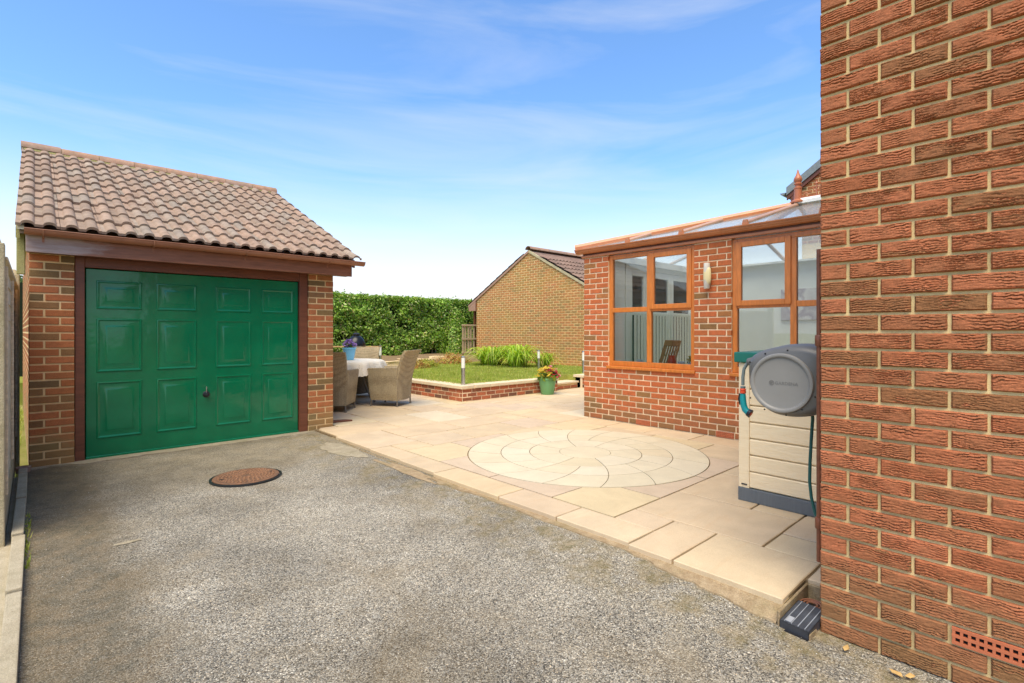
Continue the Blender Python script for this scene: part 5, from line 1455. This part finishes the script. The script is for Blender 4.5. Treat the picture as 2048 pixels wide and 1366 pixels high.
bp = thing('flower_pot', 'sky blue pot of purple flowers on the lace tablecloth', 'flower pot', (4.06, 8.56, ZP + .753))
pot_mesh(.075, .115, .22).obj('pot', M['bluepot'], bp, 40); flowers(bp, (0, 0, .2), .105, .14, 100, [M['purple']], 3, M['greenleaf'], .03, 60)
gpn = thing('planter', 'green flared planter of red and yellow flowers in front of the lawn wall', 'planter', (7.52, 7.03, ZP))
pot_mesh(.125, .18, .33, .02).obj('pot', M['greenpot'], gpn, 40); flowers(gpn, (0, 0, .30), .25, .22, 150, [M['pink'], M['yellow'], M['yellow'], M['red']], 7, M['greenleaf'], .042, 420)

# ------------------------------------------------------------------ barbecue
M['bbq'] = plain_mat('black_ceramic_glaze', (.007, .007, .007), .3, .1, 9, .05, spec=.35)
M['bamboo'] = wood_paint('varnished_bamboo', (.46, .28, .12), .4)
bq = thing('barbecue', 'black egg-shaped barbecue with wooden side shelves by the hedge', 'barbecue', (5.97, 12.2, .1), R(-43))
m = MB(); m.lathe([(.10, .42), (.16, .46), (.21, .56), (.235, .68), (.235, .80), (.225, .86)], n=28); m.obj('bowl', M['bbq'], bq, 40)
m = MB(); m.lathe([(.238, .865), (.238, .905), (.225, .96), (.19, 1.05), (.13, 1.12), (.08, 1.145), (.07, 1.15)], n=28); ldd = m.obj('lid', M['bbq'], bq, 40)
m = MB(); m.lathe([(.07, 1.15), (.08, 1.155), (.08, 1.19), (.05, 1.215), (.01, 1.22)], n=20); m.obj('vent_cap', M['blackplastic'], ldd, 40)
m = MB(); m.lathe([(.243, .868), (.243, .886), (.236, .89)], n=28); m.obj('hinge_band', M['chrome'], ldd, 40)
for s in (-1, 1): box('side_shelf', (s * .27 if s > 0 else -.60, -.14, .925 - .07), (.60 if s > 0 else -.27, .14, .95 - .07), M['bamboo'], bq, .006, 2)
m = MB()
for a in (-1, 1):
    for b in (-1, 1): m.tube([(a * .22, b * .22, .05), (a * .2, b * .2, .60)], .014, 8)
m.tube([(-.22, -.22, .2), (.22, -.22, .2), (.22, .22, .2), (-.22, .22, .2), (-.22, -.22, .2)], .01, 8); m.obj('cart', M['blackplastic'], bq, 40)
for a in (-1, 1):
    m = MB(); m.lathe([(.045, -.012), (.05, 0), (.045, .012)], n=16); o = m.obj('wheel', M['blackplastic'], bq, 40, loc=(a * .22, -.22, .05)); o.rotation_euler.x = R(90)

# ------------------------------------------------------------------ bollard lights
M['opal'] = plain_mat('opal_diffuser', (.82, .80, .70), .4, .03, 4, 0)
def bollard(label, c, h=.52, r=.036):
    t_ = thing('bollard_light', label, 'garden light', c, 0, 'steel bollard lights round the lawn')
    m = MB(); m.lathe([(.055, 0), (.055, .006), (r, .008), (r, h * .58), (r * .8, h * .585)], n=20); m.obj('post', M['chrome'], t_, 40)
    m = MB(); m.lathe([(r * .94, h * .585), (r * .94, h * .95)], n=20); m.obj('diffuser', M['opal'], t_, 40)
    m = MB(); m.lathe([(r * .3, h * .94), (r * 1.02, h * .95), (r * 1.02, h * .985), (r * .95, h)], n=20); m.obj('cap', M['chrome'], t_, 40)
    return t_
bollard('steel bollard light on the corner of the lawn wall', (5.74, 7.47, .379))
bollard('steel bollard light beyond the green planter, before the buff wall', (9.62, 9.30, ZL), .50)
bollard('steel bollard light beside the barbecue, under the hedge', (6.60, 12.12, ZL), .62)
bollard('steel bollard light just clear of the conservatory corner', (9.31, 7.56, .379), .52)

# ------------------------------------------------------------------ garden store
M['beige'] = (lambda n: n.finish(n.mix(n.ramp(n.noise(n.coord('Object', (2, 2.2, 26), rnd=9.0), 2.2, 6, .65, 1.6), [(.35, 0), (.7, .7)]), (.84, .70, .47), (.74, .58, .35)), .5, n.bump(n.noise(n.coord('Object', (2, 2.2, 26), rnd=9.0), 2.2, 6, .65, 1.6), .5, .006), spec=.35))(N('beige_wood_effect_plastic'))
M['slategrey'] = plain_mat('slate_grey_plastic', (.12, .135, .145), .5, .12, 6, .15, 40, streak=(1, 12, 1))
M['lidgreen'] = plain_mat('dark_green_plastic_lid', (.012, .155, .115), .35, .1, 5, .05)
stn = thing('garden_store', 'beige plastic storage box with green lid behind the hose reel', 'storage box', (4.5, 1.2, ZP))
SX, SY0, SY1 = 3.85, .80, 1.642
so = Vector(stn.location)
m = MB(); m.box(Vector((SX + .02, SY0 + .02, ZP)) - so, Vector((5.25, SY1 - .02, 1.10)) - so); m.obj('body', M['beige'], stn)
m = MB(); m.box(Vector((SX - .012, SY0, ZP)) - so, Vector((5.28, SY1 + .006, ZP + .098)) - so); m.obj('plinth', M['slategrey'], stn, None, .006, 2)
m = MB(); m.box(Vector((SX - .008, SY1 - .075, ZP + .098)) - so, Vector((SX + .08, SY1 + .002, 1.115)) - so); m.obj('corner_post', M['beige'], stn, None, .006, 2)
m = MB(); m.box(Vector((5.16, SY1 - .075, ZP + .098)) - so, Vector((5.26, SY1 + .002, 1.115)) - so); m.obj('corner_post', M['beige'], stn, None, .006, 2)
z = ZP + .100; k = 0
while z < 1.06:
    z1 = min(z + .1205, 1.112)
    m = MB(); b = .009
    m.prism([(SX + .021, 0, z + .002), (SX + .006, 0, z + .004), (SX, 0, z + b), (SX, 0, z1 - b - .002), (SX + .006, 0, z1 - .004), (SX + .021, 0, z1 - .002)], (0, SY1 - .076 - SY0 - .005, 0))
    o = m.obj('cladding_board', M['beige'], stn); o.location = Vector((0, SY0 + .005, 0)) - so; z += .1215
# long side boards
z = ZP + .100
while z < 1.06:
    z1 = min(z + .1205, 1.112); m = MB(); b = .009; yy = SY1 - .004
    m.prism([(0, yy - .021, z + .002), (0, yy - .006, z + .004), (0, yy, z + b), (0, yy, z1 - b - .002), (0, yy - .006, z1 - .004), (0, yy - .021, z1 - .002)], (1.075, 0, 0))
    o = m.obj('cladding_board', M['beige'], stn); o.location = Vector((SX + .082, 0, 0)) - so; z += .1215
m = MB(); m.box(Vector((SX - .03, SY0 - .02, 1.118)) - so, Vector((5.31, SY1 + .03, 1.195)) - so); m.obj('lid', M['lidgreen'], stn, None, .012, 3)
m = MB(); m.box((-.006, -.02, -.004), (.0, .02, .004)); m.obj('screw_cover', M['blackplastic'], stn, loc=Vector((SX - .008, SY1 - .04, ZP + .125)) - so)

# ------------------------------------------------------------------ hose reel on the house wall
M['reelgrey'] = plain_mat('grey_plastic_case', (.12, .115, .106), .38, .06, 8, .08, 200, spec=.45)
M['reellight'] = plain_mat('light_grey_plastic_disc', (.235, .222, .20), .42, .04, 8, .06, 200, spec=.4)
M['teal'] = plain_mat('teal_plastic', (.008, .26, .27), .35, .08, 12, .03); M['orangeplastic'] = plain_mat('orange_plastic', (.72, .085, .03), .4, .06, 12, .02)
M['hose'] = plain_mat('grey_hose', (.16, .19, .18), .5, .1, 20, .1); M['hose_green'] = plain_mat('dark_green_hose', (.015, .095, .085), .4, .15, 20, .1)
RX0, RYc, RZc = 2.745, .962, 1.087
reel = thing('hose_reel', 'round grey wall-mounted hose reel box beside the house corner', 'hose reel', (RX0, RYc, RZc))
# outline in the (y, z) plane: flat towards the wall, shoulder at the top left, round below
OUT = []
ctrl = [(-.215, -.085), (-.215, .135), (-.185, .178), (-.10, .197), (-.02, .194), (.05, .178), (.115, .158), (.160, .128), (.176, .085), (.177, .03), (.170, -.03), (.148, -.085), (.108, -.130), (.05, -.162), (-.02, -.172), (-.09, -.166), (-.155, -.145), (-.20, -.115)]
nC = len(ctrl)
for i in range(nC):
    p0, p1, p2, p3 = [Vector((*ctrl[(i + k) % nC], 0)) for k in (-1, 0, 1, 2)]
    for s in range(5):
        t = s / 5; OUT.append(.5 * ((2 * p1) + (-p0 + p2) * t + (2 * p0 - 5 * p1 + 4 * p2 - p3) * t * t + (-p0 + 3 * p1 - 3 * p2 + p3) * t ** 3))
m = MB(); vs = []; n_ = len(OUT)
sec = [(.235, .90), (.215, .97), (.16, 1.0), (.07, 1.0), (.045, .985), (.018, .93), (.004, .85), (.0, .80)]
for x, s in sec: vs += [(x, p.x * s + (.0), p.y * s) for p in OUT]
m.add(vs, [(i*n_+k, (i+1)*n_+k, (i+1)*n_+(k+1) % n_, i*n_+(k+1) % n_) for i in range(len(sec) - 1) for k in range(n_)] + [tuple(range(n_)), tuple(range(len(sec)*n_ - 1, (len(sec)-1)*n_ - 1, -1))])
m.obj('case', M['reelgrey'], reel, 40)
m = MB(); m.lathe([(.150, -.02), (.150, .006), (.146, .012), (.138, .014), (.131, .011), (.127, .004), (.120, .003), (.06, .0045), (.002, .005)], n=64)
disc = m.obj('front_disc', M['reellight'], reel, 40, loc=(0, 0, 0)); disc.rotation_euler = (0, R(-90), 0)
for a, rr in ((62, .165), (100, .168), (138, .178), (165, .166), (200, .163), (232, .156), (262, .160), (300, .162), (330, .18), (32, .186)):
    y, z = -rr * math.cos(R(a)) * 1.0, rr * math.sin(R(a)); m = MB(); m.lathe([(.004, 0), (.004, .004)], n=10); o = m.obj('screw_recess', M['black'], reel, loc=(.004 if abs(rr) < .17 else .012, -y, z)); o.rotation_euler.y = R(-90)
# emblem and lettering pressed into the disc
cu = bpy.data.curves.new('lettering', 'FONT'); cu.body = 'GARDENA'; cu.size = .0215; cu.extrude = .0007; cu.space_character = 1.08; cu.offset = .0005
to = bpy.data.objects.new('tmp', cu); COL.objects.link(to); dg = bpy.context.evaluated_depsgraph_get(); me = bpy.data.meshes.new_from_object(to.evaluated_get(dg)); bpy.data.objects.remove(to)
M['emboss'] = plain_mat('embossed_grey', (.165, .156, .142), .5, .05, 8, 0)
me.materials.clear(); me.materials.append(M['emboss']); me.name = 'lettering'
rot = Matrix(((0, 0, -1), (-1, 0, 0), (0, 1, 0))).to_4x4()
o = link('lettering', me, reel); o.matrix_local = Matrix.Translation((-.0052, .028, -.0075)) @ rot
m = MB(); m.tube([(.011 * math.cos(t), .011 * math.sin(t), 0) for t in [2 * math.pi * k / 24 for k in range(25)]], .0016, 6, False)
m.tube([(-.006, -.004, 0), (-.002, .005, 0), (.001, -.002, 0), (.0055, .005, 0)], .0014, 6); m.tube([(-.006, -.0045, 0), (.0055, -.0045, 0)], .0013, 6)
o = m.obj('emblem', M['emboss'], reel); o.matrix_local = Matrix.Translation((-.0054, .044, .0)) @ rot
# wall bracket
m = MB(); m.box((.05, -.222, -.12), (.20, -.205, .14)); m.obj('wall_bracket', M['reelgrey'], reel, None, .005, 2)
# hose guide, short hose, connector and spray gun
m = MB(); m.lathe([(.012, -.03), (.022, -.024), (.024, 0), (.018, .018), (.012, .02)], n=16); o = m.obj('hose_guide', M['reelgrey'], reel, 40, loc=(.10, .188, .095)); o.rotation_euler.x = R(-90)
gy_ = .19
m = MB(); m.tube([(.10, .185, .092), (.10, .208, .085), (.10, .226, .055), (.10, .232, .01), (.10, .232, -.035)], .0085, 10); m.obj('hose_end', M['hose'], reel, 50)
m = MB(); m.lathe([(.011, -.012), (.0135, -.006), (.0135, .0), (.011, .002)], (.10, .232, -.042), 14); m.obj('hose_collar', M['hose'], reel, 40)
m = MB(); m.lathe([(.012, -.024), (.016, -.022), (.0165, -.012), (.0125, -.010), (.0165, -.006), (.015, .002), (.010, .004)], (.10, .232, -.056), 14); m.obj('connector', M['orangeplastic'], reel, 40)
gun = link('spray_gun', None, reel, (.10, .232, -.082))
m = MB(); m.tube([(0, .0, .0), (0, .0, -.03), (0, -.004, -.062), (0, -.012, -.085), (0, -.030, -.100)], [.014, .0165, .0165, .0175, .019], 12); m.obj('grip', M['teal'], gun, 40)
m = MB(); m.tube([(0, .016, .0), (0, .019, -.03), (0, .014, -.062)], [.006, .0085, .006], 8); m.obj('trigger', M['blackplastic'], gun, 40)
m = MB(); m.tube([(0, -.028, -.099), (0, -.042, -.106)], [.021, .024], 14); m.obj('spray_head', M['blackplastic'], gun, 40)
m = MB(); m.tube([(0, -.0425, -.1063), (0, -.0445, -.1073)], [.012, .012], 12); m.obj('nozzle_face', M['orangeplastic'], gun, 40)
# feed hose from the case down the house corner
m = MB(); m.tube([(2.90, .868, .96), (2.90, .866, .90), (2.90, .872, .80), (2.90, .878, .68), (2.90, .880, .58), (2.90, .872, .50), (2.895, .855, .43), (2.885, .83, .37), (2.87, .80, .32), (2.85, .765, .29)], .008, 10)
tag(m.obj('feed_hose', M['hose_green'], None, 60), 'dark green feed hose hanging below the grey hose reel', 'hose')
# white paper tucked behind the reel
m = MB(); m.prism([(3.9, 1.33, 1.197), (3.9, 1.21, 1.26), (3.9, 1.17, 1.24), (3.9, 1.15, 1.197)], (.012, 0, 0)); tag(m.obj('white_cap', M['white'], None, None, .003), 'pointed white plastic piece lying on the green lid', 'plastic piece')

# ------------------------------------------------------------------ wall light on the conservatory
wlm = thing('wall_light', 'steel and opal wall light on the brick pier between the windows', 'wall light', (5.94, 2.90, 1.862))
m = MB(); m.box((-.012, -.03, .04), (.0, .03, .27)); m.obj('backplate', M['chrome'], wlm, None, .004, 2)
M['satin'] = plain_mat('satin_grey_metal', (.62, .58, .50), .5, .06, 20, .02)
m = MB(); m.lathe([(.034, 0), (.036, .003), (.036, .303), (.034, .306)], (-.048, 0, 0), 24); m.obj('tube', M['satin'], wlm, 40)
m = MB(); vs = []; n_ = 14
for i in range(n_ + 1):
    z = .05 + .205 * i / n_; b = .030 * math.sqrt(max(0, 1 - ((i - n_ / 2) / (n_ / 2)) ** 2))
    for j in range(9):
        t = R(-75) + R(150) * j / 8; rr = .0375 + b * math.cos(t * .9); vs.append((-.048 - rr * math.sin(R(35)) * math.cos(t) - .0, -rr * math.sin(t) * 1.0 - b * .35, z))
m.add(vs, [(i*9+j, i*9+j+1, (i+1)*9+j+1, (i+1)*9+j) for i in range(n_) for j in range(8)])
M['cream_opal'] = plain_mat('cream_opal_shade', (.78, .66, .36), .5, .04, 4, 0)
m.obj('shade', M['cream_opal'], wlm, 60)

# ------------------------------------------------------------------ inside the conservatory
M['teak'] = wood_paint('oiled_teak', (.30, .15, .055), .5)
fc = thing('folding_chair', 'wooden slatted folding chair seen through the left window', 'chair', (6.75, 4.05, .115), R(150))
for s in (-1, 1):
    m = MB(); m.tube([(.22, s * .2, 0), (-.02, s * .2, .45), (-.22, s * .2, 1.10)], .016, 8); m.obj('back_post', M['teak'], fc, 40)
    m = MB(); m.tube([(-.22, s * .17, 0), (.2, s * .17, .44)], .015, 8); m.obj('leg', M['teak'], fc, 40)
for k in range(6): box('seat_slat', (-.16 + .062 * k, -.2, .44), (-.16 + .062 * k + .05, .2, .456), M['teak'], fc, .003)
for z in (.70, 1.06): 
    o = box('back_rail', (-.012, -.19, -.045), (.012, .19, .045), M['teak'], fc, .004); o.location = (-.02 - .2 * (z - .45) / .65, 0, z); o.rotation_euler.y = R(-17)
for k in range(5):
    m = MB(); y = -.14 + .07 * k; m.tube([(-.095, y, .71), (-.205, y, 1.05)], .012, 6); m.obj('back_slat', M['teak'], fc, 40)
M['whitepot'] = plain_mat('white_glazed_pot', (.78, .80, .78), .3, .04, 5, 0)
for k, (y, lb) in enumerate(((3.98, 'white pot on the left window sill by the folding chair'), (3.36, 'white pot on the window sill beside the orange jug'), (3.22, 'white pot of yellow flowers at the right end of the sill'))):
    t_ = thing('sill_pot', lb, 'pot', (6.13, y, ZS + .0125), 0, 'small white pots on the window sill'); pot_mesh(.035, .048, .085, .004).obj('pot', M['whitepot'], t_, 40)
    if k == 2: flowers(t_, (0, 0, .08), .06, .07, 20, [M['yellow']], 4, M['greenleaf'], .022, 30)
m = MB(); m.lathe([(.045, 0), (.058, .03), (.055, .09), (.038, .13), (.045, .16)], n=20); tag(m.obj('orange_jug', M['orangeplastic'], None, 40, loc=(6.14, 3.50, ZS + .0125)), 'orange jug on the sill of the left window', 'jug')
def picture_mat():
    n = N('floral_print'); v = n.coord('Object')
    fl_ = n.voro(n.vmath('ADD', v, n.vmath('MULTIPLY', n.noise(v, 7, 3, .6, out='Color'), (.12, .12, .12))), 3.6, 'F1')
    c = n.ramp(fl_, [(.12, (.20, .15, .20)), (.2, (.62, .58, .58)), (.42, (.72, .70, .68)), (.55, (.40, .35, .40)), (.8, (.60, .57, .58))])
    return n.finish(c, .8)
M['floral'] = picture_mat()
pc = thing('picture', 'wide floral canvas print on the white wall inside the conservatory', 'picture', (9.28, 2.45, 1.80))
box('canvas', (-.018, -.80, -.26), (.018, .80, .26), M['floral'], pc, .003)
sf2 = thing('sofa', 'cream sofa along the far wall inside the conservatory', 'sofa', (8.8, 2.4, .115))
M['sofafab'] = plain_mat('cream_sofa_fabric', (.58, .52, .40), .9, .06, 6, .1); M['yellowfab'] = plain_mat('yellow_cushion_fabric', (.72, .56, .22), .9, .2, 14, .2)
box('base', (-.42, -.95, .08), (.42, .95, .42), M['sofafab'], sf2, .04, 3); box('backrest', (.20, -.95, .42), (.46, .95, .95), M['sofafab'], sf2, .06, 3)
for s in (-1, 1): box('armrest', (-.42, s * .95 - (.0 if s < 0 else .2), .42), (.2, s * .95 + (.2 if s < 0 else 0), .66), M['sofafab'], sf2, .05, 3)
for k in range(3): o = box('cushion', (-.02, -.82 + .56 * k, .46), (.2, -.34 + .56 * k, .98), M['yellowfab'], sf2, .07, 3)

# ------------------------------------------------------------------ small litter
M['dryleaf'] = leaf_mat('dry_leaf', [(0, (.50, .30, .10)), (1, (.62, .42, .16))], .7, .1)
for k, (x, y, lb) in enumerate(((2.50, .62, 'dry tan leaf on the drive nearest the drain cover'), (2.46, .44, 'dry tan leaf against the house wall, left of the pair'), (2.48, .40, 'dry tan leaf against the house wall, right of the pair'))):
    m = MB(); P = [(-.022, 0, .004), (-.008, .011, .009), (.012, .010, .006), (.026, 0, .010), (.010, -.010, .005), (-.010, -.011, .010)]
    m.add(P + [(p[0], p[1], p[2] - .002) for p in P], [(0, 1, 2, 3, 4, 5), (11, 10, 9, 8, 7, 6)] + [(i, i + 6, (i + 1) % 6 + 6, (i + 1) % 6) for i in range(6)])
    tag(m.obj('dry_leaf', M['dryleaf'], None, None, 0, 1, (x, y, .008)), lb, 'leaf', 'dry leaves beside the house wall').rotation_euler.z = k * 1.3
w_ = stuff(blades('kerb_weeds', 110, (-.043, -.02, 3.9, 5.0), .045, .006, M['grass'], .03, 8)); tag(w_, 'thin green weeds growing along the kerb', 'weeds')
